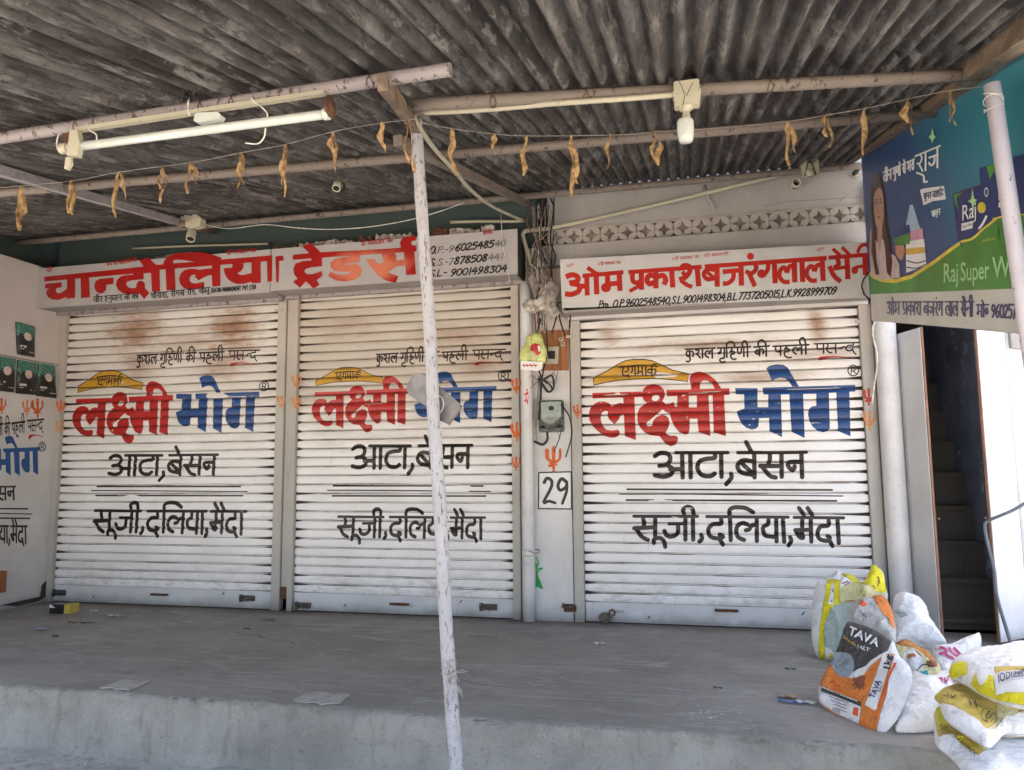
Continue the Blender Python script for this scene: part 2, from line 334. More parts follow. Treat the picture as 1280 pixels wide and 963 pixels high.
mROOF = m_roof(); mFLOOR = m_floor(); mFACE = m_face(); mSTREET = m_street(); mLEAF = m_leaf()
mWALLW = whitewash('whitewashed pillar plaster', (.66, .665, .67), amt=.55, hi=.6)
mSIDE = whitewash('whitewashed side wall plaster', (.56, .56, .56), amt=.4, hi=.6)
mUPW = whitewash('grey white upper plaster', (.38, .36, .345), (.20, .16, .13), .7, lowdirt=False)
mJALI = whitewash('painted cement lattice', (.42, .385, .345), (.2, .16, .13), .7, lowdirt=False)
mJBACK = simple('dark lattice hollow', (.22, .20, .18), .9, var=.4)  # backing darker than the lattice in front of it
mDARKW = whitewash('dark green shadowed upper wall', (.055, .075, .07), (.03, .03, .028), .7, lowdirt=False)  # green made near black, with the canopy's shadow put into the colour
mDARK = simple('shutter pelmet darkness', (.03, .027, .025), .9)
mGUIDE = whitewash('painted steel guide', (.46, .45, .42), (.27, .19, .13), .75, hi=.4)
mSIGN = whitewash('cream white sign sheet', (.40, .375, .37), (.26, .21, .18), .5, lowdirt=False)
mSIGN2 = whitewash('white sign sheet', (.52, .505, .495), (.34, .29, .25), .3, lowdirt=False)
mSIGNB = whitewash('grey sign underside', (.33, .30, .28), (.17, .14, .12), .7, lowdirt=False)
mRED = paint('red sign enamel', (.36, .012, .010), .32, .25, flake=.1, fade=(-2.58, 2.86, .42, .16, (.60, .20, .12)), fsc=40)
mRED2 = paint('red enamel lettering', (.46, .020, .011), .35, .3)
mSRED = paint('red shutter lettering', (.44, .018, .014), .33, .3, flake=.55, joints=True)
mSBLUE = paint('blue shutter lettering', (.008, .058, .22), .31, .3, flake=.5, joints=True)
mSBLK = paint('brown black shutter lettering', (.018, .010, .009), .36, .4, flake=.45, joints=True)
mSYEL = paint('mustard shutter paint', (.56, .31, .03), .42, .25, flake=.4, joints=True)
mBLK = paint('black sign enamel', (.012, .011, .011), .4, .3)
mBLKF = paint('faded black enamel', (.16, .15, .145), .5, .5, flake=.7)
mORG = paint('orange vermilion mark', (.66, .13, .02), .75, .3, flake=1.2, fsc=60)
mORGP = paint('pale orange mark', (.68, .27, .08), .75, .3, flake=1.6, fsc=60)
mGRN = paint('green painted mark', (.02, .40, .10), .7, .2, flake=1.2)
mPVC = dirty_pipe('white pvc drain pipe', (.62, .62, .62), .25, (.3, .24, .2), .4, 60)
mCREAM = dirty_pipe('cream conduit', (.44, .41, .31), .25, (.3, .22, .14), .45, 50)
mPLAS = dirty_pipe('aged cream plastic', (.48, .45, .34), .2, (.3, .22, .14), .4, 60)
mTUBE = simple('unlit frosted tube', (.54, .57, .53), .25, .5, var=.05)
mPOLE = dirty_pipe('flaking white pole paint', (.43, .43, .455), .66, (.19, .15, .135), .6, 60, .45)
mPURL = dirty_pipe('dirty lilac pipe paint', (.30, .265, .265), .75, (.15, .10, .075), .6, 26)
mPURLD = dirty_pipe('brown grimy pipe', (.20, .165, .14), .6, (.09, .06, .045), .7, 26)
mBEAM = m_wood('dusty teak beam', (.12, .085, .06), (.23, .17, .12), k=(4, 1, 4))
mBEAMG = m_wood('grey painted rafter', (.24, .22, .22), (.36, .33, .34), k=(4, 1, 4))
mWOODB = m_wood('varnished switch board', (.20, .07, .03), (.34, .14, .06))
mRUST = simple('rusty iron', (.12, .06, .035), .8, .3, .3, .4, 30, .4)
mSTEEL = simple('greasy lock steel', (.11, .095, .08), .45, .5, .6, .4, 40, .2)
mPLATE = simple('grey fibre plate', (.22, .21, .205), .5, .35, 0, .25, 12, .2)
mCAB = simple('black cable sheath', (.012, .012, .013), .45, .4)
mCABG = simple('grey cable sheath', (.13, .15, .18), .5, .4)
mCABR = simple('red brown wire', (.16, .07, .05), .6, .3, var=.4, sc=25)
mCABW = simple('pale wire', (.58, .56, .52), .5, .3, var=.25, sc=25)
mCABT = simple('dusty grey brown wire', (.25, .215, .19), .8, .15, var=.4, sc=25)
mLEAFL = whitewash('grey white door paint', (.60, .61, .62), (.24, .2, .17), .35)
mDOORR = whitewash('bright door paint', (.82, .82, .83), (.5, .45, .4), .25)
mEDGE = m_wood('raw door edge', (.16, .08, .05), (.26, .14, .09))
mSTEP = whitewash('dark brown concrete steps', (.12, .105, .085), (.03, .026, .02), 1.0, lowdirt=False)  # dark brown with near-black streaks and blotches
mSTAIRW = m_stairwall(); mPEEL = m_peel(); mBOARD = m_board()
mGREENP = simple('printed green', (.06, .24, .035), .4, .4, var=.25, sc=2.5)
mYELP = simple('printed yellow line', (.66, .55, .05), .4, .4)
mSTRIP = simple('printed grey white strip', (.54, .53, .49), .42, .35, var=.08, sc=3)
mWHP = simple('printed white', (.72, .74, .74), .4, .4, var=.05)
mNAVY = simple('printed navy', (.018, .035, .15), .4, .4)
mNAVY2 = simple('printed dark violet', (.035, .03, .12), .4, .4)
mHAIR = simple('printed dark brown', (.045, .022, .014), .4, .4, var=.4, sc=20)
mSKIN = simple('printed skin tone', (.42, .24, .17), .4, .4, var=.12, sc=14)
mSKIND = simple('printed lip tone', (.30, .08, .06), .4, .4)
mDRESS = simple('printed pale dress', (.52, .44, .42), .4, .4, var=.15, sc=14)
mPINK = simple('printed pink', (.62, .30, .42), .4, .4); mORP = simple('printed orange', (.62, .40, .08), .4, .4)
mGLOW = simple('printed light blue', (.34, .48, .62), .4, .4, var=.1)
mLGRN = simple('printed pale green', (.35, .62, .30), .4, .4)
mSACK = m_sack('woven white plastic'); mSACKG = m_sack('milky grey plastic', (.50, .50, .48), (.3, .27, .22))
mSACKT = m_sack('translucent mint plastic', (.42, .52, .50), (.22, .30, .29)); mSYELW = m_sack('yellow sack print', (.78, .70, .02), (.5, .42, .05), .3)
mSPALE = m_sack('pale yellow plastic', (.66, .62, .33), (.42, .36, .15)); mSORG = m_sack('orange sack print', (.72, .22, .045), (.4, .12, .04), .32)
mSBRN = m_sack('brown orange foil', (.50, .20, .04), (.2, .07, .03), .3); mSCHAR = m_sack('charcoal sack print', (.07, .068, .07), (.12, .11, .1), .32)
mSGREY = m_sack('blue grey disc print', (.30, .36, .42), (.2, .22, .25), .35); mSMUST = m_sack('mustard sack print', (.60, .46, .08), (.40, .28, .1), .32)
mSTXT = simple('sack ink', (.02, .02, .035), .5, .3); mSNAVY = simple('navy sack ink', (.03, .045, .13), .5, .3); mSMAG = simple('magenta sack ink', (.45, .08, .20), .5, .3)
mSREDL = simple('vermilion sack ink', (.65, .10, .04), .5, .3); mSBROWN = simple('brown sack ink', (.22, .08, .04), .5, .3); mTEAL = simple('teal ink', (.02, .28, .33), .4, .4)
mPKT = simple('black foil pouch', (.012, .014, .014), .28, .5, 0, .4, 20); mPKG = simple('green pouch print', (.05, .17, .13), .3, .5, 0, .6, 60)
mPKC = simple('cream cup print', (.55, .43, .38), .35, .4, 0, .2, 60); mPAPER = simple('scrap paper', (.60, .59, .55), .8, .2)
mCARD = simple('brown cardboard', (.40, .31, .22), .85, .1); mBLUEP = simple('blue plastic', (.02, .14, .50), .35, .5)
mMETER = simple('dusty meter glass', (.10, .105, .095), .2, .6, 0, .3, 20); mMETERF = simple('meter face', (.30, .36, .34), .5, .3, 0, .15, 30)
mPLUSH = simple('yellow green polythene', (.50, .55, .20), .35, .45, 0, .25, 30, .4); mPRED = simple('red wrapper', (.45, .03, .025), .35, .4)
mFOAM = simple('broken thermocol', (.36, .33, .29), .8, .1, 0, .5, 25)
mSTRING = simple('nylon string', (.40, .38, .34), .5, .3)
# ------------------------------------------------------------ lettering engine
# strokes and outlines are traced in crop pixels; tr() turns them into photograph pixels
def T(ox, oy, s): return lambda p: (ox+p[0]/s, oy+p[1]/s)
def stroke(w, pts, smooth=True, cap=True, sh=0.):
    """closed outline polygons of a brush stroke of width w (may change along it)"""
    P = smooth_line(pts, 4) if smooth and len(pts) > 2 else [np.array(p, float) for p in pts]
    n = len(P); ws = np.interp(np.linspace(0, 1, n), np.linspace(0, 1, len(w)), w) if isinstance(w, (list, tuple)) else [w]*n
    L, R = [], []
    for i, p in enumerate(P):
        t = P[min(i+1, n-1)]-P[max(i-1, 0)]; t = t/(np.hypot(*t)+1e-9); a = np.array((-t[1], t[0]))*ws[i]/2
        L.append(p+a); R.append(p-a)
    out = list(L)
    if cap:
        t = P[-1]-P[-2]; t = t/(np.hypot(*t)+1e-9); a = np.array((-t[1], t[0])); h = ws[-1]/2
        out += [P[-1]+a*h*cos(q)+t*h*sin(q) for q in (pi/5, 2*pi/5, 3*pi/5, 4*pi/5)]
    out += R[::-1]
    if cap:
        t = P[0]-P[1]; t = t/(np.hypot(*t)+1e-9); a = np.array((-t[1], t[0])); h = ws[0]/2
        out += [P[0]+a*h*cos(q)+t*h*sin(q) for q in (pi/5, 2*pi/5, 3*pi/5, 4*pi/5)]
    return [tuple(q) for q in out]+[tuple(out[0])]*(2 if cap else 1)   # closing points mark it as a stroke
def pieces(pl):
    """a stroke outline as a chain of quads (robust where the brush crosses itself), anything else unchanged"""
    if len(pl) > 5 and tuple(pl[-1]) == tuple(pl[0]):
        cap = tuple(pl[-2]) == tuple(pl[0]); q = pl[:-2] if cap else pl[:-1]; n = (len(q)-(8 if cap else 0))//2
        L = q[:n]; R = (q[n+4:2*n+4] if cap else q[n:])[::-1]; out = [[L[i], L[i+1], R[i+1], R[i]] for i in range(n-1)]
        if cap: out += [[L[-1]]+q[n:n+4]+[R[-1]], [R[0]]+q[2*n+4:]+[L[0]]]
        return q, out
    return pl, [pl]
def ell(cx, cy, rx, ry, n=18, a=0.):
    return [(cx+rx*cos(t)*cos(a)-ry*sin(t)*sin(a), cy+rx*cos(t)*sin(a)+ry*sin(t)*cos(a)) for t in (2*pi*i/n for i in range(n))]
def winding(poly, X, Y):
    P = np.array(poly, float); Q = np.roll(P, -1, 0); w = np.zeros(len(X), int)
    for (x0, y0), (x1, y1) in zip(P, Q):
        c = (x1-x0)*(Y-y0)-(X-x0)*(y1-y0)
        w += ((y0 <= Y) & (y1 > Y) & (c > 0)).astype(int); w -= ((y0 > Y) & (y1 <= Y) & (c < 0)).astype(int)
    return w != 0
def planar(polys, holes=(), cuts=(), extra=()):
    """union of 2D polygons minus holes -> points, triangles; cuts: horizontal lines to split along"""
    V, E = [], []
    pq = [pieces(pl) for pl in polys]
    for pl in [a for a, _ in pq]+list(holes):
        b = len(V); V += [tuple(map(float, p)) for p in pl]; E += [(b+i, b+(i+1) % len(pl)) for i in range(len(pl))]
    A = np.array(V); lo, hi = A.min(0), A.max(0)
    for c in cuts:
        if lo[1] < c < hi[1]: V += [(lo[0]-.01, c), (hi[0]+.01, c)]; E.append((len(V)-2, len(V)-1))
    V += [tuple(map(float, p)) for p in extra]
    r = delaunay_2d_cdt([Vector(v) for v in V], E, [], 0, 1e-6, False)
    P = np.array([v[:] for v in r[0]]); F = np.array([f[:] for f in r[2] if len(f) == 3])
    if len(F) == 0: return P, F
    C = P[F].mean(1); keep = np.zeros(len(F), bool)
    for _, ps in pq:
        for pl in ps: keep |= winding(pl, C[:, 0], C[:, 1])
    for pl in holes: keep &= ~winding(pl, C[:, 0], C[:, 1])
    return P, F[keep]
def flat_print(name, polys_px, to3, mat, parent, holes=(), off=(0, 0, 0), keep=None):
    """polygons in photograph pixels laid on a plane: to3(px,py) -> 3D"""
    P, F = planar(polys_px, holes)
    if keep is not None:
        C = P[F].mean(1); F = F[keep(C)]
    V = [to3(*p)+np.array(off) for p in P]
    mb = MB(); mb.add(V, [tuple(int(i) for i in f) for f in F]); return mb.build(name, mat, parent, recalc=False)

# hand lettered alphabets, unit height, baseline 0; strokes only
DEV = {
 'क': (1.0, [[(.5,1),(.5,0)],[(.5,.62),(.25,.72),(.05,.5),(.2,.3),(.5,.42)],[(.5,.6),(.78,.72),(.9,.48),(.82,.28)]]),
 'म': (.9, [[(.2,1),(.2,.35)],[(.2,.42),(.06,.3),(.2,.15),(.26,.35)],[(.2,.42),(.7,.42)],[(.7,1),(.7,0)]]),
 'प': (.85, [[(.15,1),(.15,.55),(.35,.38),(.68,.42)],[(.68,1),(.68,0)]]),
 'प्र': (.85, [[(.15,1),(.15,.55),(.35,.38),(.68,.42)],[(.68,1),(.68,0)],[(.66,.3),(.2,.02)]]),
 'र': (.6, [[(.3,1),(.45,.75),(.3,.5),(.1,.52)],[(.2,.5),(.5,0)]]),
 'ा': (.3, [[(.12,1),(.12,0)]]),
 'श': (.95, [[(.05,.9),(.3,1),(.4,.75),(.15,.5),(.3,.5)],[(.15,.5),(.5,.05)],[(.75,1),(.75,0)]]),
 'ब': (.85, [[(.68,.65),(.25,.7),(.05,.45),(.25,.2),(.68,.28)],[(.2,.62),(.6,.3)],[(.68,1),(.68,0)]]),
 'व': (.85, [[(.68,.65),(.25,.7),(.05,.45),(.25,.2),(.68,.28)],[(.68,1),(.68,0)]]),
 'ज': (.9, [[(.1,.62),(.72,.62)],[(.5,.62),(.48,.3),(.25,.18),(.08,.35)],[(.72,1),(.72,0)]]),
 'ग': (.8, [[(.25,1),(.25,.5),(.1,.4),(.1,.48)],[(.62,1),(.62,0)]]),
 'ल': (.9, [[(.72,1),(.72,0)],[(.72,.62),(.6,.65),(.5,.42)],[(.55,.6),(.3,.74),(.08,.5),(.15,.2),(.38,.06)]]),
 'स': (.9, [[(.3,1),(.34,.7),(.15,.5),(.7,.5)],[(.15,.5),(.5,.06)],[(.7,1),(.7,0)]]),
 'न': (.85, [[(.2,.42),(.12,.5),(.25,.58),(.68,.58)],[(.68,1),(.68,0)]]),
 'ी': (.35, [[(.12,0),(.12,1.05),(0,1.4),(-.22,1.42),(-.34,1.02)]]),
 'े': (0, [[(-.22,1),(-.5,1.38)]]),
 'ै': (0, [[(-.12,1),(-.38,1.36)],[(-.32,1),(-.62,1.34)]]),
 'ो': (.3, [[(.12,1),(.12,0)],[(.12,1),(-.14,1.38)]]),
 'ौ': (.3, [[(.12,1),(.12,0)],[(.12,1),(-.1,1.36)],[(.02,1),(-.28,1.34)]]),
 'ओ': (1.2, [[(.05,.85),(.28,.95),(.42,.76),(.15,.55)],[(.3,.55),(.46,.3),(.25,.05),(.02,.15)],[(.4,.45),(.72,.45)],[(.72,1),(.72,0)],[(1.02,1),(1.02,0)],[(1.02,1),(.76,1.38)]]),
 '॥': (.3, [[(.08,1),(.08,0)],[(.2,1),(.2,0)]]), 'नद': (.85, []),
 'अ': (.9, [[(.05,.85),(.28,.95),(.42,.76),(.15,.55)],[(.3,.55),(.46,.3),(.25,.05),(.02,.15)],[(.4,.45),(.72,.45)],[(.72,1),(.72,0)]]),
 'ं': (0, [[(-.3,1.28),(-.28,1.3)]]),
 'ु': (0, [[(-.22,0),(-.12,-.2),(-.35,-.32),(-.5,-.25)]]),
 'ू': (0, [[(-.4,-.05),(-.3,-.25),(-.05,-.15),(.1,-.35)]]),
 'ि': (.3, [[(.12,0),(.12,1),(.25,1.38),(.6,1.4),(.8,1.02)]]),
 'ह': (.7, [[(.4,1),(.4,.8),(.15,.7),(.5,.62),(.45,.45),(.2,.35),(.3,.05),(.6,0)]]),
 'त': (.85, [[(.68,1),(.68,0)],[(.68,.6),(.3,.65),(.1,.4),(.3,.1)]]),
 'ण': (.95, [[(.1,1),(.1,.5),(.3,.35),(.48,.5),(.48,1)],[(.78,1),(.78,0)]]),
 'भ': (.9, [[(.1,.95),(.26,.9),(.24,.45),(.08,.35),(.2,.25)],[(.2,.42),(.72,.42)],[(.72,1),(.72,0)]]),
 'च': (.85, [[(.1,.7),(.62,.7)],[(.3,.7),(.2,.35),(.68,.22)],[(.68,1),(.68,0)]]),
 'ट': (.7, [[(.4,1),(.4,.8),(.1,.6),(.1,.25),(.35,.05),(.62,.2)]]),
 'ड': (.7, [[(.4,1),(.4,.82),(.12,.7),(.2,.5),(.55,.45),(.5,.12),(.15,.08)]]),
 'द': (.7, [[(.48,1),(.48,.75),(.15,.65),(.1,.35),(.38,.22),(.5,.4)],[(.4,.22),(.6,-.08)]]),
 'य': (.9, [[(.12,.95),(.3,.8),(.1,.6),(.15,.35),(.7,.3)],[(.7,1),(.7,0)]]),
 'ई': (.75, [[(.4,1),(.4,.82),(.12,.7),(.2,.5),(.55,.45),(.5,.2),(.2,.15),(.5,-.1)],[(.3,1),(.4,1.35),(.7,1.3)]]),
 'श्र': (.95, [[(.05,.9),(.3,1),(.4,.75),(.15,.5),(.3,.5)],[(.15,.5),(.5,.05)],[(.75,1),(.75,0)],[(.73,.4),(.4,.1)]]),
 'स्': (.6, [[(.3,1),(.34,.7),(.15,.5),(.5,.5)],[(.15,.5),(.5,.06)]]),
}
LAT = {
 '0': (.62, [[(.3,1),(.08,.75),(.08,.25),(.3,0),(.52,.25),(.52,.75),(.3,1)]]), '1': (.34, [[(.2,1),(.2,0)]]),
 '2': (.62, [[(.06,.8),(.3,1),(.52,.75),(.3,.4),(.04,.02)],[(.04,.02),(.54,.04)]]),
 '3': (.62, [[(.08,.95),(.5,.95)],[(.5,.95),(.25,.58),(.5,.4),(.4,.05),(.05,.08)]]),
 '4': (.64, [[(.36,1),(.05,.4)],[(.05,.4),(.6,.42)],[(.46,.75),(.42,0)]]),
 '5': (.62, [[(.52,.98),(.14,.98)],[(.14,.98),(.1,.58)],[(.1,.58),(.42,.62),(.52,.3),(.3,0),(.04,.1)]]),
 '6': (.62, [[(.48,1),(.15,.65),(.08,.25),(.3,0),(.52,.22),(.35,.5),(.1,.35)]]),
 '7': (.58, [[(.06,.96),(.52,.98)],[(.52,.98),(.2,0)]]),
 '8': (.62, [[(.5,.85),(.3,1),(.12,.8),(.3,.55),(.52,.3),(.3,0),(.08,.25),(.28,.52),(.5,.85)]]),
 '9': (.62, [[(.5,.7),(.28,.45),(.08,.7),(.28,1),(.52,.8),(.42,.35),(.15,0)]]),
 'O': (.7, [[(.34,1),(.08,.75),(.08,.25),(.34,0),(.6,.25),(.6,.75),(.34,1)]]), 'P': (.58, [[(.1,0),(.1,1)],[(.1,1),(.45,.95),(.48,.6),(.1,.5)]]),
 'S': (.58, [[(.5,.85),(.3,1),(.08,.8),(.3,.52),(.5,.25),(.28,0),(.05,.15)]]), 'L': (.5, [[(.1,1),(.08,0)],[(.08,0),(.42,.02)]]),
 'B': (.6, [[(.1,0),(.1,1)],[(.1,1),(.42,.92),(.38,.58),(.1,.52)],[(.1,.52),(.52,.45),(.45,.05),(.1,0)]]),
 'K': (.6, [[(.1,1),(.1,0)],[(.5,1),(.12,.48)],[(.2,.55),(.52,0)]]), 'r': (.36, [[(.1,.6),(.1,0)],[(.1,.4),(.32,.6)]]),
 'o': (.44, [[(.22,.55),(.05,.28),(.22,0),(.4,.28),(.22,.55)]]), '.': (.24, [[(.08,.0),(.1,.02)]]), ',': (.26, [[(.12,.05),(.04,-.18)]]),
 '-': (.4, [[(.05,.45),(.32,.45)]]), 'G': (.6, [[(.5,.85),(.3,1),(.08,.6),(.2,.05),(.5,.1),(.5,.45)],[(.5,.45),(.3,.45)]]), 'A': (.6, [[(.02,0),(.28,1)],[(.28,1),(.54,0)],[(.12,.35),(.45,.35)]]),
 'T': (.56, [[(.02,1),(.52,1)],[(.27,1),(.27,0)]]), 'I': (.26, [[(.12,1),(.12,0)]]), 'N': (.62, [[(.08,0),(.08,1)],[(.08,1),(.5,0)],[(.5,0),(.5,1)]]),
 'M': (.7, [[(.06,0),(.1,1)],[(.1,1),(.32,.3)],[(.32,.3),(.55,1)],[(.55,1),(.6,0)]]), 'E': (.52, [[(.08,0),(.08,1)],[(.08,1),(.44,1)],[(.08,.5),(.38,.5)],[(.08,0),(.46,0)]]),
 'V': (.56, [[(.02,1),(.26,0)],[(.26,0),(.5,1)]]), 'D': (.6, [[(.08,0),(.08,1)],[(.08,1),(.45,.85),(.5,.4),(.08,0)]]), '(': (.3, [[(.22,1.1),(.08,.5),(.2,-.1)]]), ')': (.3, [[(.06,1.1),(.2,.5),(.08,-.1)]]),
 'Z': (.56, [[(.04,1),(.5,1)],[(.5,1),(.04,0)],[(.04,0),(.52,0)]]), 'R': (.6, [[(.1,0),(.1,1)],[(.1,1),(.46,.92),(.44,.58),(.1,.5)],[(.25,.5),(.54,0)]]),
 'U': (.6, [[(.08,1),(.08,.2),(.3,0),(.52,.2),(.52,1)]]), 'H': (.6, [[(.08,1),(.08,0)],[(.52,1),(.52,0)],[(.08,.5),(.52,.5)]]), 'Y': (.56, [[(.02,1),(.27,.5)],[(.52,1),(.27,.5)],[(.27,.5),(.27,0)]]),
 'C': (.58, [[(.5,.85),(.3,1),(.08,.6),(.2,.05),(.5,.12)]]), 'k': (.5, [[(.1,1),(.1,0)],[(.4,.6),(.12,.3)],[(.2,.38),(.42,0)]]), 'g': (.5, [[(.4,.55),(.15,.55),(.08,.2),(.3,.05),(.4,.3)],[(.4,.6),(.38,-.3),(.1,-.3)]]),
 '०': (.55, [[(.25,.75),(.08,.5),(.25,.2),(.42,.5),(.25,.75)]]),
}
def split_dev(word):
    out = []; i = 0
    while i < len(word):
        if word[i:i+3] in DEV: out.append(word[i:i+3]); i += 3
        elif word[i:i+2] in DEV: out.append(word[i:i+2]); i += 2
        else: out.append(word[i]); i += 1
    # the short i sign is drawn before its consonant
    k = 0
    while k < len(out):
        if out[k] == 'ि' and k > 0: out[k-1], out[k] = out[k], out[k-1]
        k += 1
    return out
def layout(text):
    """-> list of strokes in unit space and the total advance"""
    x = 0; st = []
    for word in text.split(' '):
        gl = split_dev(word); x0 = x; dev = False
        for g in gl:
            if g in DEV:
                a, ss = DEV[g]; dev = True
            elif g in LAT: a, ss = LAT[g]
            else: continue
            st += [[(x+p[0], p[1]) for p in s] for s in ss]; x += a
        if dev: st.append([(x0-.05, 1), (x+.02, 1)])
        x += .4
    return st, x-.4
def write(text, a, b, h0, h1=None, w=.14, slant=0., up=None):
    """text along the picture line a->b, cap height h0..h1 px; returns outline polygons in photograph px"""
    st, L = layout(text); a, b = np.array(a, float), np.array(b, float); d = (b-a)/L; h1 = h1 or h0
    u = np.array(up if up is not None else (0, -1.)); out = []
    for s in st:
        q = []
        for (x, y) in (smooth_line(s, 3) if len(s) > 2 else s):
            h = h0+(h1-h0)*x/L; q.append(a+d*x+u*h*y+d/np.hypot(*d)*slant*h*y)
        hm = h0+(h1-h0)*s[0][0]/L; out.append(stroke(w*hm, q, smooth=False))
    return out
def type_px(text, a, b, h, up=None, shear=0., bold=.0):
    """built-in font letters laid on the picture line a->b with cap height h; returns triangles in px"""
    cu = bpy.data.curves.new('t', 'FONT'); cu.body = text; cu.offset = bold; cu.resolution_u = 3
    o = bpy.data.objects.new('t', cu); COL.objects.link(o); dg = bpy.context.evaluated_depsgraph_get()
    me = o.evaluated_get(dg).to_mesh(); me.calc_loop_triangles()
    V = np.array([v.co[:] for v in me.vertices]); F = [tuple(t.vertices) for t in me.loop_triangles]
    o.evaluated_get(dg).to_mesh_clear(); bpy.data.objects.remove(o); bpy.data.curves.remove(cu)
    x0, x1 = V[:, 0].min(), V[:, 0].max(); a, b = np.array(a, float), np.array(b, float); d = (b-a)/(x1-x0)
    cap = .69; u = np.array(up if up is not None else (0, -1.))
    P = [a+d*(v[0]-x0+shear*v[1])+u*h*v[1]/cap for v in V]
    return P, F
def type_print(name, T_, to3, mat, parent, off=(0, 0, 0)):
    P, F = T_; mb = MB(); mb.add([to3(*p)+np.array(off) for p in P], F); return mb.build(name, mat, parent, recalc=False)

# ---- the words on the shutters, traced from the clearest one
a1, a2, a3, a4, a5, a6, a7, a8 = T(730, 460, 6.737), T(910, 450, 6.737), T(730, 420, 6.737), T(850, 420, 10.667), T(960, 415, 9.846), T(770, 540, 4.414), T(780, 625, 8.533), T(920, 625, 8.533)
def tr(f, polys): return [[f(p) for p in pl] for pl in polys]
def SS(w, L, **k): return [stroke(w, s, **k) for s in L]
RED_P = tr(a1, [
 [(72,213),(485,200),(505,246),(72,258)], [(330,240),(425,235),(438,610),(345,575)],
 [(235,330),(215,300),(180,284),(130,285),(85,305),(55,340),(42,390),(48,440),(75,490),(120,535),(170,570),(225,588),(270,585),(298,565),(303,535),(285,520),(240,528),(190,520),(160,490),(145,450),(143,410),(150,380),(175,362),(205,368),(195,400),(215,435),(258,475),(290,440),(310,400),(345,388),(345,300),(300,295),(260,310)],
 ell(585, 225, 97, 86, 24),
 [(520,300),(470,340),(450,385),(450,450),(470,500),(510,545),(560,570),(635,577),(665,615),(695,648),(735,662),(768,650),(792,615),(790,585),(770,573),(730,575),(700,562),(688,545),(712,505),(722,460),(712,425),(690,405),(655,398),(615,415),(590,435),(580,455),(578,485),(550,497),(528,487),(528,462),(560,440),(600,405),(640,372),(663,352),(690,375),(722,383),(735,440),(762,495),(800,540),(850,565),(880,555),(890,520),(890,430),(955,430),(965,540),(1065,577),(1048,220),(950,220),(950,335),(883,335),(883,220),(785,222),(785,330),(765,330),(755,288),(720,305),(690,310),(660,280)],
 [(692,190),(1225,172),(1225,228),(700,242)], [(1082,215),(1178,212),(1195,577),(1092,545)],
 [(905,200),(900,140),(888,110),(895,70),(925,42),(965,33),(1010,40),(1060,65),(1110,105),(1170,195),(1110,195),(1080,135),(1045,112),(1010,108),(985,120),(975,150),(978,200)]])
RED_H = tr(a1, [ell(604, 256, 34, 26, 14, -.3)])
BLUE_P = tr(a2, [
 [(60,238),(248,240),(248,400),(338,400),(338,292),(298,292),(290,235),(1070,212),(1070,268),(1020,270),(1030,645),(925,600),(910,275),(848,278),(856,575),(838,600),(800,610),(755,598),(710,560),(685,515),(672,460),(680,415),(705,392),(742,385),(742,285),(632,287),(645,658),(535,605),(515,290),(445,292),(455,650),(348,600),(345,490),(260,492),(255,560),(235,580),(200,588),(155,575),(115,540),(90,490),(75,450),(80,432),(110,420),(138,412),(135,292),(65,290)],
 [(322,72),(350,50),(410,38),(465,42),(505,68),(530,115),(597,225),(540,225),(510,180),(480,155),(440,150),(400,160),(370,178),(350,130)]])
ARCH_P = tr(a3, [[(80,355),(200,295),(290,240),(350,212),(420,200),(500,200),(570,210),(640,240),(740,290),(880,322),(875,388),(760,374),(600,362),(440,366),(300,375),(180,395),(82,418)]])
ARCH_K = tr(a3, [stroke(8, [(80,355),(200,295),(290,240),(350,212),(420,200),(500,200),(570,210),(640,240),(740,290),(880,322),(875,388),(760,374),(600,362),(440,366),(300,375),(180,395),(82,418),(80,355)], smooth=False)]
 + SS(12, [[(300,268),(400,256),(500,250),(618,262)],[(330,268),(326,322),(345,338),(378,332)],[(372,262),(372,298),(345,305)],[(365,335),(382,352)],[(405,258),(408,298),(395,310)],[(430,258),(432,335)],[(458,255),(458,300),(448,318),(462,318)],[(456,304),(488,302)],[(490,255),(492,335)],[(520,255),(522,335)],[(570,262),(572,340)],[(570,290),(545,283),(538,308),(568,314)],[(570,288),(600,283),(606,305),(594,322)],[(577,258),(582,242),(606,240)]]))
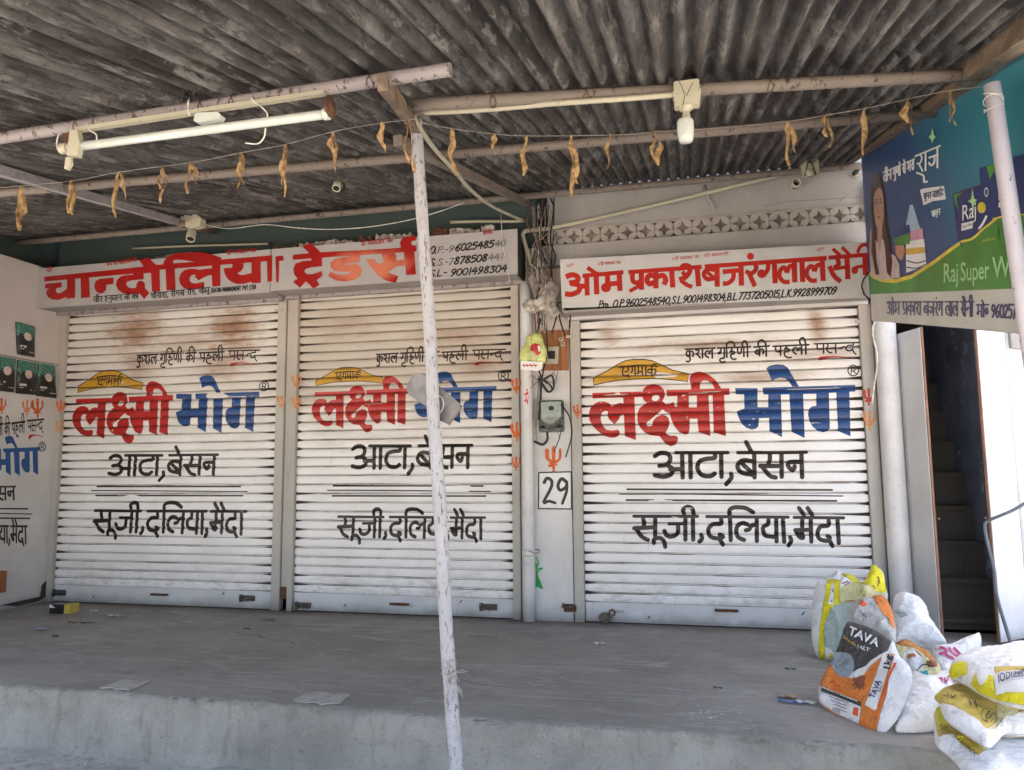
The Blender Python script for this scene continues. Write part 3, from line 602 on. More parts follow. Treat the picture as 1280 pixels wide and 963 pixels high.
LINE1 = tr(a4, SS(24, [[(75,185),(465,165)],[(130,185),(130,290)],[(130,215),(95,212),(85,250),(105,280),(130,262)],[(130,222),(165,212),(182,245),(170,278)],[(130,298),(136,325),(112,350),(85,343)],
 [(212,198),(245,192),(250,222),(222,242)],[(215,240),(245,268),(268,295)],[(300,180),(300,298)],[(430,170),(430,298)],[(430,215),(405,205),(390,240)],[(395,222),(370,205),(340,225),(342,268),(378,292)],
 [(500,165),(940,145)],[(545,172),(545,215)],[(545,215),(512,225),(520,240),(540,225)],[(590,160),(590,290)],[(585,300),(545,305),(530,330),(560,352),(600,345)],[(625,285),(620,130),(640,90),(680,78),(715,95),(732,150)],
 [(690,155),(690,185),(668,212),(705,205),(728,218),(715,240),(680,250),(682,290),(710,312),(745,308)],[(770,152),(768,200),(785,235),(812,220),(818,152)],[(850,150),(852,275)],[(900,275),(895,120),(875,70),(845,72),(828,110),(840,150)],
 [(985,150),(1190,135)],[(1060,145),(1060,265)],[(1060,195),(1022,190),(1005,222),(1030,243),(1058,225)],[(1060,188),(1098,176),(1116,205),(1104,240)],[(1150,270),(1145,130),(1120,70),(1085,55),(1050,75),(1040,110),(1050,145)]])) \
 + tr(a5, SS(22, [[(60,180),(500,160)],[(92,180),(96,232),(122,246),(155,235)],[(155,175),(155,290)],[(225,170),(225,195),(200,213),(240,208),(262,225),(240,245),(202,250),(204,290),(240,318),(285,315)],[(412,165),(412,275)],[(412,205),(385,200),(368,232)],[(370,215),(338,195),(308,215),(312,252),(345,275)],[(465,275),(462,160),(450,100),(430,75),(402,85),(388,120),(400,160)]])
 + SS(19, [[(570,150),(1120,135)],[(602,155),(606,205),(635,218),(680,206)],[(680,150),(682,265)],[(730,150),(735,180),(716,212),(750,255),(782,257)],[(722,208),(830,196)],[(830,150),(832,262)],[(866,203),(895,208),(890,215),(905,195),(940,182)],[(1045,140),(1045,165),(985,170),(955,200),(980,235),(1030,226),(1042,205)],[(1045,232),(1055,258),(1080,278)]]))
SWOOSH = tr(a5, [[(610,325),(640,305),(720,298),(860,300),(1085,320),(1085,327),(860,312),(740,318),(660,350),(630,350)]])
REG = tr(a2, [stroke(10, [(1052+44*cos(t), 92+44*sin(t)) for t in np.linspace(0, 2*pi, 20)], smooth=False)]+SS(9, [[(1034,118),(1038,66)],[(1038,66),(1064,70),(1066,90),(1038,95)],[(1050,95),(1076,118)]]))
AATA = tr(a6, SS(25, [[(215,135),(245,118),(285,122),(300,150),(282,180),(240,188)],[(282,184),(312,205),(303,235),(262,248),(215,240)],[(300,208),(365,206)],[(365,125),(368,252)],[(410,125),(412,252)],[(545,120),(544,145),(500,150),(460,165),(450,205),(475,240),(520,246),(545,232)],[(580,125),(582,250)],[(635,232),(636,256),(608,290)],
 [(718,58),(747,112)],[(762,165),(700,158),(670,190),(692,225),(755,238)],[(700,180),(745,222)],[(762,120),(764,252)],[(848,125),(848,155),(838,182)],[(795,188),(905,188)],[(808,195),(848,242),(880,252)],[(912,125),(914,248)],[(1018,165),(955,168),(950,190),(975,212),(985,190)],[(1022,125),(1026,250)]])
 + SS(19, [[(330,116),(618,116)],[(672,116),(1050,112)]]))
LINES = tr(a6, [stroke(10, [(62,317),(1192,320)]), stroke(7, [(20,343),(400,344),(800,349),(1250,353)], False), stroke(10, [(58,376),(1215,380)])])
SUJI = tr(a7, SS(46, [[(205,200),(215,250),(208,285)],[(110,300),(330,290)],[(130,305),(185,385),(255,425)],[(333,195),(333,385)],[(318,458),(325,415),(385,405),(425,440),(440,500)],[(577,270),(572,355),(510,392),(455,378),(432,330)],[(655,200),(655,425)],[(735,200),(738,425)],[(640,145),(630,105),(680,75),(730,98),(742,150)],[(824,375),(832,415),(805,448)],
 [(1035,205),(1035,255),(950,262),(900,315),(920,390),(1000,412),(1060,392),(1020,372)],[(1020,420),(1055,478)],[(1130,205),(1138,430)],[(1125,160),(1128,108),(1180,82),(1280,85),(1330,105),(1378,135)]])
 + SS(34, [[(105,173),(785,178)],[(480,256),(655,256)],[(882,180),(1750,186)]])) \
 + tr(a8, SS(46, [[(220,210),(222,440)],[(105,325),(140,315),(160,280),(210,265)],[(120,262),(70,248),(20,275),(2,330),(20,395),(85,428)],[(345,215),(340,262),(290,290),(292,345),(320,385),(430,398)],[(428,210),(432,445)],[(500,210),(513,448)],[(576,400),(588,440),(560,488)],
 [(670,88),(722,160)],[(762,88),(812,160)],[(705,210),(705,300)],[(630,325),(800,318)],[(645,345),(675,395),(715,405),(700,350)],[(795,210),(802,445)],[(985,215),(985,270),(900,285),(868,350),(890,415),(970,435),(1000,400),(975,385)],[(1000,440),(1028,490)],[(1080,210),(1095,458)]])
 + SS(34, [[(618,188),(1145,190)]]))
GROUPS = {'line': (LINE1, []), 'arch': (ARCH_P, []), 'archk': (ARCH_K, []), 'swoosh': (SWOOSH, []), 'reg': (REG, []), 'red': (RED_P, RED_H), 'blue': (BLUE_P, []), 'aata': (AATA, []), 'rules': (LINES, []), 'suji': (SUJI, [])}
# box of each group in the picture: x left, x right, y top, y bottom
BOX_R = {'line': (857,1074,424,453), 'arch': (741,861,449,482), 'reg': (1059,1073,457,470), 'red': (736,912,465,558), 'blue': (919,1069,455.6,547.6), 'aata': (817,1010,551,607), 'rules': (774.5,1054,611,627), 'suji': (790,1056,632,686)}
BOX_L = {'line': (172,325,433,460), 'arch': (98.3,180,463,491), 'reg': (324.5,336.5,477,488.5), 'red': (91.6,215.7,477,554.7), 'blue': (220,324,469.5,541.6), 'aata': (136.6,273.8,557.4,601.6), 'rules': (114.8,310.5,607.5,621), 'suji': (116.3,308.7,626.3,674.6)}
BOX_M = {'line': (471,632,432,459), 'arch': (395,479,459,482.6), 'reg': (622.5,636,463,476.5), 'red': (390,511.5,470.4,541), 'blue': (517,620.5,464.6,529.4), 'aata': (439.7,591.5,544,594), 'rules': (409.8,614,606.5,621.5), 'suji': (421.4,607.4,634.5,680.4)}
BOX_W = {'line': (-27,55,519,552), 'arch': (-120,-60,520,545), 'reg': (48,57,553,564), 'red': (-130,-15,545,600), 'blue': (-10,50,545,595), 'aata': (-59,20,601,630), 'rules': (-74,40.5,635,649), 'suji': (-56,34.6,648,684)}
for B in (BOX_R, BOX_L, BOX_M, BOX_W):
    B['archk'] = B['arch']; B['swoosh'] = B['line']
# ------------------------------------------------------------ ground, plinth, street
XL, XB = -5.86, 1.26                        # side wall plane, hoarding plane
def sheet(name, mat, x0, x1, y0, y1, z, nx=1, ny=1, disp=None, kind='structure'):
    V = []; F = []
    for j in range(ny+1):
        for i in range(nx+1):
            x = x0+(x1-x0)*i/nx; y = y0+(y1-y0)*j/ny; V.append((x, y, z+(disp(x, y) if disp else 0)))
    for j in range(ny):
        for i in range(nx): a = j*(nx+1)+i; F.append((a, a+1, a+nx+2, a+nx+1))
    mb = MB(); mb.add(V, F, 0, True); return props(mb.build(name, mat), kind=kind)
def wob(x, a=1., ph=0.): return a*(sin(x*2.3+ph)*.5+sin(x*5.9+1.3+ph)*.3+sin(x*13.7+.4+ph)*.2)
sheet('street', mSTREET, -400, 400, -500, 300, -.42)
def apron_z(x, y): return .010*wob(x*1.4+y, 1)-.02*max(0, -2.6-y)
sheet('street_edge', m_face('worn cement apron', 1.45), -9, 5.5, -5.2, -2.3, -.315, 60, 14, apron_z)
# plinth floor with a rounded, chipped front edge
V = []; F = []; xs = np.linspace(-7.2, 4.2, 420); rnd = np.random.RandomState(3)
prof_e = [(.3, 0.), (-2.25, 0.), (-2.335, -.001), (-2.352, -.005), (-2.361, -.015), (-2.365, -.034), (-2.366, -.06), (-2.368, -.085), (-2.370, -.11), (-2.373, -.14), (-2.375, -.17), (-2.378, -.20), (-2.381, -.23), (-2.384, -.26), (-2.390, -.29), (-2.42, -.36)]
chip = np.zeros(len(xs))
for _ in range(34):
    c = rnd.uniform(-7, 4); w = rnd.uniform(.02, .16); a = rnd.uniform(.004, .017); chip += a*(np.abs(xs-c) < w)*np.clip(1-np.abs(xs-c)/w, 0, .6)
for i, x in enumerate(xs):
    for j, (y, z) in enumerate(prof_e):
        e = .0 if j < 2 else .012*wob(x, 1, j*.7)+(.007*rnd.randn() if 3 <= j <= 5 else .0028*rnd.randn()+.006*sin(x*7+z*31)*sin(x*3.1-z*17+1))
        V.append((x, y-e+(chip[i] if 2 <= j <= 5 else 0), z-(chip[i]*.9 if 2 <= j <= 4 else 0)+(0 if j < 2 else .0015*rnd.randn())))
n = len(prof_e); top = MB(); front = MB()
Ft = [(i*n+j, i*n+j+1, (i+1)*n+j+1, (i+1)*n+j) for i in range(len(xs)-1) for j in range(0, 2)]
Ff = [(i*n+j, i*n+j+1, (i+1)*n+j+1, (i+1)*n+j) for i in range(len(xs)-1) for j in range(2, n-1)]
top.add(V, Ft, 0, True); props(top.build('plinth_floor', mFLOOR), kind='structure')
front.add(V, Ff, 0, True); props(front.build('plinth_face', mFACE), kind='structure')

# ------------------------------------------------------------ the shop building
bld = thing('shop_building', 'plastered shop row, lattice band over the right shutter and dark wall over the left', 'building')
w = MB(); w.box((-6.2, .12, -.4), (1.36, .3, 3.9)); w.build('back_wall', mDARK, bld)
w = MB(); w.box((-1.345, -.02, -.01), (-.935, .12, 3.0)); w.build('pillar', mWALLW, bld)
w = MB(); w.box((-5.95, -.012, 2.735), (-1.20, .119, 3.9)); w.build('upper_wall', mDARKW, bld)
mCRK = simple('crack dirt', (.10, .08, .065), .9)
# wall above the right shop: fascia ledge, lattice band, plaster with a crack
w = MB(); w.box((-1.14, -.11, 2.815), (1.37, .119, 2.985), ch=.008); w.build('fascia_ledge', mUPW, bld)
w = MB(); w.box((-1.10, -.02, 3.137), (1.45, .119, 3.9)); w.build('upper_wall', mUPW, bld)
for pts in ([(882,238),(888,252),(893,262)], [(955,258),(985,252),(1040,249),(1078,246)], [(925,222),(935,232)], [(1050,252),(1056,246),(1062,242)]):
    cr = MB(); cr.tube([onY(x, y, -.021) for x, y in pts], .0012, 4); cr.build('crack', mCRK, bld)
cn = MB(); cn.tube([onY(x, y, -.045) for x, y in [(880,232),(884,244),(893,262)]], .012, 8); cn.build('plaster_patch', mUPW, bld)
jb = MB(); jb.box((-1.10, -.045, 2.986), (1.40, .118, 3.136)); 
s_ = .1445; z0_, z1_ = 3.0005, 3.1315; zc = (z0_+z1_)/2; R_ = .0735
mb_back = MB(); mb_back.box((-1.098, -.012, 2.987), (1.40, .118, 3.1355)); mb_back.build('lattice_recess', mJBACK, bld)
# each lattice block: a square cement tile pierced by a concave star and four half stars
def astroid(cx, cz, r, k=5):
    pts = []
    for q in range(4):
        a = q*pi/2
        for i in range(k):
            t = i/k; # concave arc between tips
            p0 = (cos(a), sin(a)); p1 = (cos(a+pi/2), sin(a+pi/2)); m = (1-.34*sin(pi*t))
            x = (p0[0]*(1-t)+p1[0]*t)*m; z = (p0[1]*(1-t)+p1[1]*t)*m
            pts.append((cx+x*r, cz+z*r))
    return pts
H2 = (z1_-z0_)/2+.0; hw = s_/2
outer = [(-hw+.0012, -H2-.012), (hw-.0012, -H2-.012), (hw-.0012, H2+.004), (-hw+.0012, H2+.004)]
def halfstar(zc_, sgn):
    a = astroid(hw, zc_, .040); b = astroid(-hw, zc_, .040)
    return a, b
holes = [astroid(0, -.002, .055)]
for sgn in (1, -1):
    for xx in (-hw, hw):
        h = [(xx-.036, sgn*(H2-.005)), (xx-.013, sgn*(H2-.013)), (xx, sgn*(H2-.036)), (xx+.013, sgn*(H2-.013)), (xx+.036, sgn*(H2-.005))]
        h = [(min(max(px, -hw+.002), hw-.002), pz) for px, pz in h]; holes.append(h)
P, F = planar([outer], holes)
bm = bmesh.new(); vs = [bm.verts.new((p[0], 0, p[1])) for p in P]
for f in F:
    try: bm.faces.new([vs[i] for i in f])
    except ValueError: pass
for v in [v for v in bm.verts if not v.link_faces]: bm.verts.remove(v)
ex = bmesh.ops.extrude_face_region(bm, geom=bm.faces[:]); vv = [g for g in ex['geom'] if isinstance(g, bmesh.types.BMVert)]
bmesh.ops.translate(bm, verts=vv, vec=(0, .03, 0)); bmesh.ops.recalc_face_normals(bm, faces=bm.faces[:])
jm = bpy.data.meshes.new('lattice_block'); bm.to_mesh(jm); bm.free(); jm.materials.append(mJALI)
k = 0; x = -1.095+hw
while x < 1.45:
    o = bpy.data.objects.new('lattice_block', jm); COL.objects.link(o); o.parent = bld; o.location = (x, -.045+.0015*wob(x*7), zc); x += s_; k += 1
# raised crossing petals over the blocks
ptm = MB()
for sx in (1, -1):
    pl = [(-.060*sx, -.058), (-.034*sx, -.012), (.0, .016), (.060*sx, .058), (.034*sx, .012), (0., -.016)]
    ptm.prism([(p[0], 0, p[1]) for p in pl], (0, .006, 0))
pm = ptm.build('lattice_petal', mJALI); pme = pm.data; bpy.data.objects.remove(pm)
x = -1.095+hw*2
while x < 1.37:
    o = bpy.data.objects.new('lattice_petal', pme); COL.objects.link(o); o.parent = bld; o.location = (x, -.0515, zc-.001); x += s_
# right guide strip, door surround
w = MB(); w.box((1.325, -.02, 0), (1.455, .12, 2.6)); w.build('door_pier', whitewash('cream grey pier plaster', (.36, .34, .30), amt=.7), bld)
w = MB(); w.box((1.455, -.005, 2.45), (2.3, .12, 2.76)); w.box((1.37, .0, 2.6), (1.454, .12, 3.9)); w.build('door_head', mUPW, bld)
w = MB(); w.box((1.14, -.019, 3.14), (1.139, .1, 3.5))
pw = MB(); pw.box((2.205, -.03, -.01), (4.6, .12, 2.75)); pw.build('right_wall', mPEEL, bld)  # top out of view kept low to let more light reach the doorway
w = MB(); w.prism([onY(1262,436,-.035), onY(1278,438,-.035), onY(1300,408,-.035), onY(1259,408,-.035)], (0, -.05, 0)); w.build('wall_niche_slab', mUPW, bld)

# staircase inside the doorway: each step its own piece
st = thing('staircase', 'dark worn concrete stairs climbing behind the open double door', 'staircase')
Z0s = -.18
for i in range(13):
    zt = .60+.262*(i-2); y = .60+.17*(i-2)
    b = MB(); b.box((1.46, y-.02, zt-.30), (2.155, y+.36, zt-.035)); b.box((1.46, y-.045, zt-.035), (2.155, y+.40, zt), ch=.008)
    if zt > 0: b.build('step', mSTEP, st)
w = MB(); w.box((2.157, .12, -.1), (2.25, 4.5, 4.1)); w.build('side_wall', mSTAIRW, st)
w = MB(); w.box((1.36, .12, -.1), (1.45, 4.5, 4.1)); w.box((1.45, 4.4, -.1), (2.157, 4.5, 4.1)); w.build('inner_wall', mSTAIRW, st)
w = MB(); w.prism([(1.36, .125, 2.76), (1.36, .8, 3.6), (1.36, 4.5, 4.7), (1.36, 4.5, 4.8), (1.36, .7, 3.7), (1.36, .125, 2.86)], (.89, 0, 0)); w.build('stair_roof', mUPW, st)
w = MB()
for y in (.16,): w.box((1.45, y-.04, -.02), (2.157, .55, .0))
w.build('landing', mSTEP, st)

# ------------------------------------------------------------ left side wall
nw = thing('gap_wall', 'added dark wall closing the sky gap above the whitewashed side wall at far left', 'wall', loc=(-6.3, 0, 0)); w = MB(); w.box((-.3, -5.0, 2.9), (.18, .30, 4.2)); w.build('wall', mDARKW, nw)  # added to close the bright sky gap between side wall and canopy
sw = thing('side_wall', 'whitewashed wall at the left end with blue and black painted lettering', 'wall')
V = []; F = []; ny, nz = 14, 24
w = MB(); w.box((XL-.25, -2.32, -.05), (XL, .119, 3.10)); w.build('wall', whitewash('left side wall', (.58, .58, .58), amt=.5, hi=.35), sw)
w = MB(); w.prism([onX(20,758,XL+.001), onX(46,752,XL+.001), onX(60,744,XL+.001), onX(58,725,XL+.001), onX(52,732,XL+.001), onX(50,746,XL+.001), onX(0,757,XL+.001)], (.012, 0, 0)); w.build('broken_plaster', simple('sooty broken plaster', (.05, .045, .04), .9), sw)
w = MB(); w.box(onX(-14, 716, XL), onX(1.5, 740, XL)+np.array((.05, 0, 0))); w.build('brown_board', mWOODB, sw)

# ------------------------------------------------------------ roller shutters
mRAIL = whitewash('painted bottom rail', (.66, .67, .68), (.30, .22, .16), .55)
PT = np.array([0, .03, .07, .13, .25, .45, .65, .80, .86, .89, .93, .97, 1.])
PY = np.array([.0045, .002, -.0035, -.0052, -.0068, -.0075, -.0070, -.0056, -.003, -.0008, -.0042, .001, .0045])
def plane_map(BR, BT, conv):
    """plane (x,z) on the right shutter -> plane coordinates of the target box"""
    def box(b, f):
        xm, ym = (b[0]+b[1])/2, (b[2]+b[3])/2
        return f(b[0], ym)[0], f(b[1], ym)[0], f(xm, b[2])[2], f(xm, b[3])[2]
    r = box(BR, onY); t = box(BT, conv)
    return lambda p: (t[0]+(p[0]-r[0])*(t[1]-t[0])/(r[1]-r[0]), t[2]+(p[1]-r[2])*(t[3]-t[2])/(r[3]-r[2]))
PAINTS = [('swoosh', 'red_underline', 'mSRED'), ('arch', 'yellow_arch', 'mSYEL'), ('archk', 'arch_lettering', 'mSBLK'), ('line', 'slogan_lettering', 'mSBLK'), ('reg', 'registered_mark', 'mSBLK'), ('red', 'red_lettering', 'mSRED'), ('blue', 'blue_lettering', 'mSBLUE'), ('aata', 'black_lettering', 'mSBLK'), ('rules', 'painted_rule', 'mSBLK'), ('suji', 'black_lettering', 'mSBLK')]
PLAB = {'aata': 'upper line of brown black words', 'suji': 'lower line of brown black words', 'line': 'thin black slogan at the top'}
def dent(x, z, s):
    return .0016*(np.sin(x*5.1+z*2.3+s)*np.sin(z*3.7+x*1.1+s*2)+.6*np.sin(x*13+z*9+s*3)*np.sin(z*17-x*4+s)), .0012*np.sin(x*3.3+s+z*1.7)+.0007*np.sin(x*9.1-z*5+s)
def lath_mesh(W_, seed, zo=0.):
    rr = random.Random(seed); nx = 14; mb = MB(); V = []; F = []
    for i in range(nx+1):
        x = W_*i/nx
        for t, y in zip(PT, PY):
            dy, dz = dent(x, zo+t*PITCHZ, seed); V.append((x, y+dy, t*PITCHZ+dz))
    n = len(PT)
    F = [(i*n+j, (i+1)*n+j, (i+1)*n+j+1, i*n+j+1) for i in range(nx) for j in range(n-1)]
    mb.add(V, F, 0, True); o = mb.build('lath', None, recalc=False); me = o.data; bpy.data.objects.remove(o); return me
def shutter(label, x0, x1, ztop, B, rust, cream, seed, hbar, bolts, holes_px):
    t = thing('roller_shutter', label, 'shutter', 'closed roller shutters of the shops', (x0, 0, 0)); W_ = x1-x0; zb = .152
    def ch(o): o.parent = t; o.location = o.location-Vector((x0, 0, 0)); return o
    mt = shutter_mat('shutter paint '+str(seed), W_, rust, cream, seed)
    n = int((ztop-zb)/PITCHZ)+1
    for k in range(n):
        lm = lath_mesh(W_, seed, k*PITCHZ); lm.materials.append(mt)
        o = bpy.data.objects.new('lath', lm); COL.objects.link(o); o.parent = t; o.location = (0, 0, zb+k*PITCHZ)
    b = MB(); b.box((x0+.002, -.006, .022), (x1-.002, .006, zb+.001)); b.box((x0+.002, -.011, .028), (x1-.002, -.0062, .040)); b.box((x0+.002, -.014, .010), (x1-.002, .012, .0215)); ch(b.build('bottom_rail', mRAIL))
    hx, hz = onY(*hbar, -.02)[[0, 2]]; b = MB(); b.box((hx-.085, -.045, hz-.004), (hx+.085, -.030, hz+.016), ch=.003); b.box((hx-.07, -.031, hz), (hx-.055, -.006, hz+.010)); b.box((hx+.055, -.031, hz), (hx+.07, -.006, hz+.010)); ch(b.build('handle', mRUST))
    for (px, py) in holes_px:
        b = MB(); q = onY(px, py, -.0075); b.prism([q+np.array(p) for p in ((-.014, 0, -.012), (-.006, 0, -.014), (.014, 0, .010), (.006, 0, .014))], (0, .0012, 0))
        ch(b.build('key_slot', mCAB))
    for (kind, px, py) in bolts:
        q = onY(px, py, -.012); b = MB()
        if kind == 'bolt':
            b.box(q+np.array((-.055, -.012, -.024)), q+np.array((.055, .006, .024)), ch=.003); b.box(q+np.array((-.09, -.014, -.034)), q+np.array((-.06, .006, .03)), ch=.004); b.tube([q+np.array((-.075, -.022, .004)), q+np.array((.06, -.022, .004))], .007, 8); b.tube([q+np.array((.0, -.022, .004)), q+np.array((.004, -.045, -.022))], .005, 8)
            ch(b.build('slide_bolt', mSTEEL))
        else:
            b.box(q+np.array((.03, -.006, .002)), q+np.array((.12, .004, .022)), ch=.002); ch(b.build('hasp', mGUIDE))
    ax_, cz_ = x0, zb
    for g, nm, mat in PAINTS:
        if g not in B: continue
        pol, hol = GROUPS[g]
        if B is BOX_R: f = lambda p: p
        else: f = plane_map(BOX_R[g], B[g], onY)
        cv = lambda pls: [[f(tuple(onY(px, py)[[0, 2]])) for px, py in pl] for pl in pls]
        pp, hh = cv(pol), cv(hol); zs = [p[1] for pl in pp for p in pl]; k0, k1 = int((min(zs)-zb)/PITCHZ)-1, int((max(zs)-zb)/PITCHZ)+2
        cuts = sorted(zb+(k+t_)*PITCHZ+1e-5 for k in range(k0, k1) for t_ in PT[:-1])
        P, F = planar(pp, hh, cuts); ph = (P[:, 1]-zb)/PITCHZ % 1.; C = P[F].mean(1); tc = (C[:, 1]-zb)/PITCHZ % 1.; F = F[(tc > .004) & (tc < .996)]
        y = np.interp(ph, PT, PY); inl = {'arch': .0009, 'archk': .0018}.get(g, .0011)
        dy, dz = dent(P[:, 0]-x0, P[:, 1]-zb, seed)
        mb = MB(); mb.add([(a, yy-inl+e1, c+e2) for (a, c), yy, e1, e2 in zip(P, y, dy, dz)], [tuple(int(i) for i in q) for q in F], 0, True)
        o = ch(mb.build(nm, globals()[mat], None, recalc=False)); 
        if g in PLAB: o['label'] = PLAB[g]
    return t
shutter('leftmost roller shutter with large brown rust stains above its red and blue lettering', -5.79, -3.548, 2.72, BOX_L,
  [(-5.05, 2.50, .42, .30, .85), (-5.0, 2.15, .30, .22, .5), (-4.0, 2.47, .38, .32, .9), (-4.1, 2.15, .4, .2, .55), (-4.5, 2.35, .5, .2, .35)], .50, 1, (200, 744), [('bolt', 76, 741), ('bolt', 311, 748)], [(117, 746), (279, 742)])
shutter('middle roller shutter behind the leaning white pole, stained cream at the top', -3.342, -1.418, 2.72, BOX_M,
  [(-2.9, 2.45, .5, .22, .35), (-1.9, 2.3, .6, .2, .4), (-1.7, 2.05, .3, .15, .45)], .80, 2, (500, 756), [('bolt', 381, 757), ('bolt', 613, 759)], [(431, 757), (576, 752)])
shutter('right roller shutter beside the doorway, cleanest and whitest of the row', -.845, 1.236, 2.372, BOX_R,
  [(-.62, 2.26, .14, .16, .55), (.95, 2.25, .10, .22, .75), (.10, 2.13, .75, .07, .55), (.95, 2.02, .6, .09, .4), (.55, 1.86, .5, .06, .55), (-.65, 1.9, .3, .08, .35)], .30, 3, (908, 764), [('hasp', 760, 766)], [(811, 772), (1004, 767)])
for (a, b_, z, lab) in ((-5.862, -5.794, 2.69, 'guide channel at the far left edge of the leftmost shutter'), (-3.545, -3.462, 2.735, 'guide channel on the right of the leftmost shutter'), (-3.395, -3.345, 2.745, 'guide channel on the left of the middle shutter'), (-1.415, -1.350, 2.74, 'guide channel with orange marks right of the middle shutter'), (-.925, -.848, 2.37, 'guide channel left of the right shutter'), (1.239, 1.322, 2.375, 'guide channel with red and orange marks right of the right shutter')):
    t = thing('shutter_guide', lab, 'guide rail', 'steel guide channels of the shutters', (a, 0, 0))
    g = MB(); g.box((0, -.042, .002), (b_-a, .03, z), ch=.004); g.build('channel', mGUIDE, t)
    g = MB(); zc_ = z-.13; g.box((-.03 if a > -5.8 else .01, -.052, zc_-.012), (.05, -.043, zc_+.012), ch=.002)
    g.build('clip', mGUIDE, t)
# rod and lock box in the gap between the two left shutters
t = thing('lock_post', 'narrow steel post with black lock box between the two left shutters', 'post', loc=(-3.43, 0, 0))
g = MB(); g.box((-.028, -.022, .16), (.030, .04, 2.70), ch=.004); g.build('strip', mGUIDE, t)
g = MB(); g.box((-.030, -.036, .10), (.030, .02, .20), ch=.004); g.build('lock_box', mRUST, t)

# padlock on the right shutter
q = onY(757, 772, -.06); t = thing('padlock', 'round brass padlock hanging at the left foot of the right shutter', 'padlock', loc=tuple(q))
g = MB(); n = 20; g.tube([(0, -.012, 0), (0, .012, 0)], .046, n); o = g.build('body', mSTEEL, t); o.scale = (1.15, 1, .8)
g = MB(); g.tube([(.03, 0, .02), (.03, 0, .05), (.055, 0, .062), (.075, 0, .04), (.06, 0, .012)], .007, 8); g.build('shackle', mRUST, t)
t = thing('rusty_door_bolt', 'rusty broken bolt low on the white pillar', 'bolt', loc=tuple(onY(712, 760, -.03)))
g = MB(); g.box((-.045, -.012, -.03), (.06, .01, .028), ch=.004); g.build('plate', mRUST, t); g = MB(); g.tube([(-.06, -.02, .012), (.05, -.02, .008)], .010, 8); g.tube([(-.03, -.02, .012), (-.05, -.03, .04)], .007, 8); g.build('rod', mSTEEL, t)

# lettering on the side wall (same layout, painted flat)
for g, nm, mat in PAINTS:
    if g in ('arch', 'archk', 'red'): continue
    a, b = BOX_R[g], BOX_W[g]
    f = lambda p: (b[0]+(p[0]-a[0])*(b[1]-b[0])/(a[1]-a[0]), b[2]+(p[1]-a[2])*(b[3]-b[2])/(a[3]-a[2])+ (0.10*(b[0]-b[0])))
    lo, hi_ = (-40, 70)
    pol = [[f(p) for p in pl] for pl in GROUPS[g][0]]; pol = [pl for pl in pol if max(p[0] for p in pl) > -25]
    pol = [[(max(p[0], -60), p[1]) for p in pl] for pl in pol]
    if not pol: continue
    M_ = {'mSRED': mRED2, 'mSBLUE': paint('blue wall lettering', (.012, .09, .30), .5, .3), 'mSBLK': mBLK}.get(mat, mBLK)
    flat_print(nm, pol, lambda x, y: onX(x, y, XL), M_, sw, off=(.002, 0, 0))

# ------------------------------------------------------------ painted marks on pillar, pipes and guides
def trident(px, py, s, mat, to3, parent, name='trident_mark', lean=0.):
    L_ = [[(px, py-s), (px+lean, py+s)], [(px-s*.55, py-s*.8), (px-s*.5, py-.1*s), (px, py+.2*s), (px+s*.5, py-.1*s), (px+s*.55, py-s*.85)], [(px-s*.3, py+.45*s), (px+s*.3, py+.4*s)]]
    return flat_print(name, [stroke([s*.34, s*.2], q) for q in L_], to3, mat, parent)
YP = lambda x, y: onY(x, y, -.0225)
trident(692, 575, 15, mORG, YP, bld); 
fr = [(673.5, 591), (714, 590), (714.5, 636.5), (673, 636)]
g = MB(); g.prism([onY(x, y, -.0205) for x, y in fr], (0, -.0015, 0)); own_ = g.build('number_panel', mWHP, bld)
flat_print('number_frame', [stroke(1.7, [fr[i], fr[(i+1) % 4]], cap=True) for i in range(4)], YP, mBLK, bld)
c29 = T(640, 580, 2.783)
flat_print('number_29', [stroke(9, [c29(p) for p in q]) for q in ()] + [[c29(p) for p in stroke([12, 10], q)] for q in ([(112,65),(122,50),(138,60),(135,85),(110,134),(128,130),(150,136)], [(188,62),(172,52),(160,75),(168,92),(188,80),(190,60),(190,95),(175,138)])], YP, mBLK, bld)
g4 = T(640, 580, 2.783)
flat_print('green_mark', [[g4(p) for p in stroke([5, 4], q)] for q in ([(84,325),(92,345),(86,365),(108,362),(88,378),(92,400)], [(84,345),(86,380),(84,428)])]+[[g4(p) for p in [(84,385),(98,405),(110,438),(95,432),(84,425)]]], YP, mGRN, bld)
GP = lambda x, y: onY(x, y, -.0445)
def on_thing(o): return o
for (px, py, s, m_) in ((645.5, 483, 9, mORG), (646, 540, 11, mORG), (722, 515, 8, mORG), (1086, 497, 10, mRED2), (1087, 526, 11, mORGP), (371, 478, 9, mORGP), (352, 503, 8, mORGP), (371, 505, 9, mORGP), (76, 509, 8, mORG), (75, 535, 8, mORGP), (645, 580, 8, mORG)):
    trident(px, py, s, m_, GP, bld)
XW = lambda x, y: onX(x, y, XL+.002)
for (px, py, s, m_) in ((2, 508, 9, mORG), (34, 510, 9, mORGP), (47, 511, 11, mORG)): trident(px, py, s, m_, XW, sw)
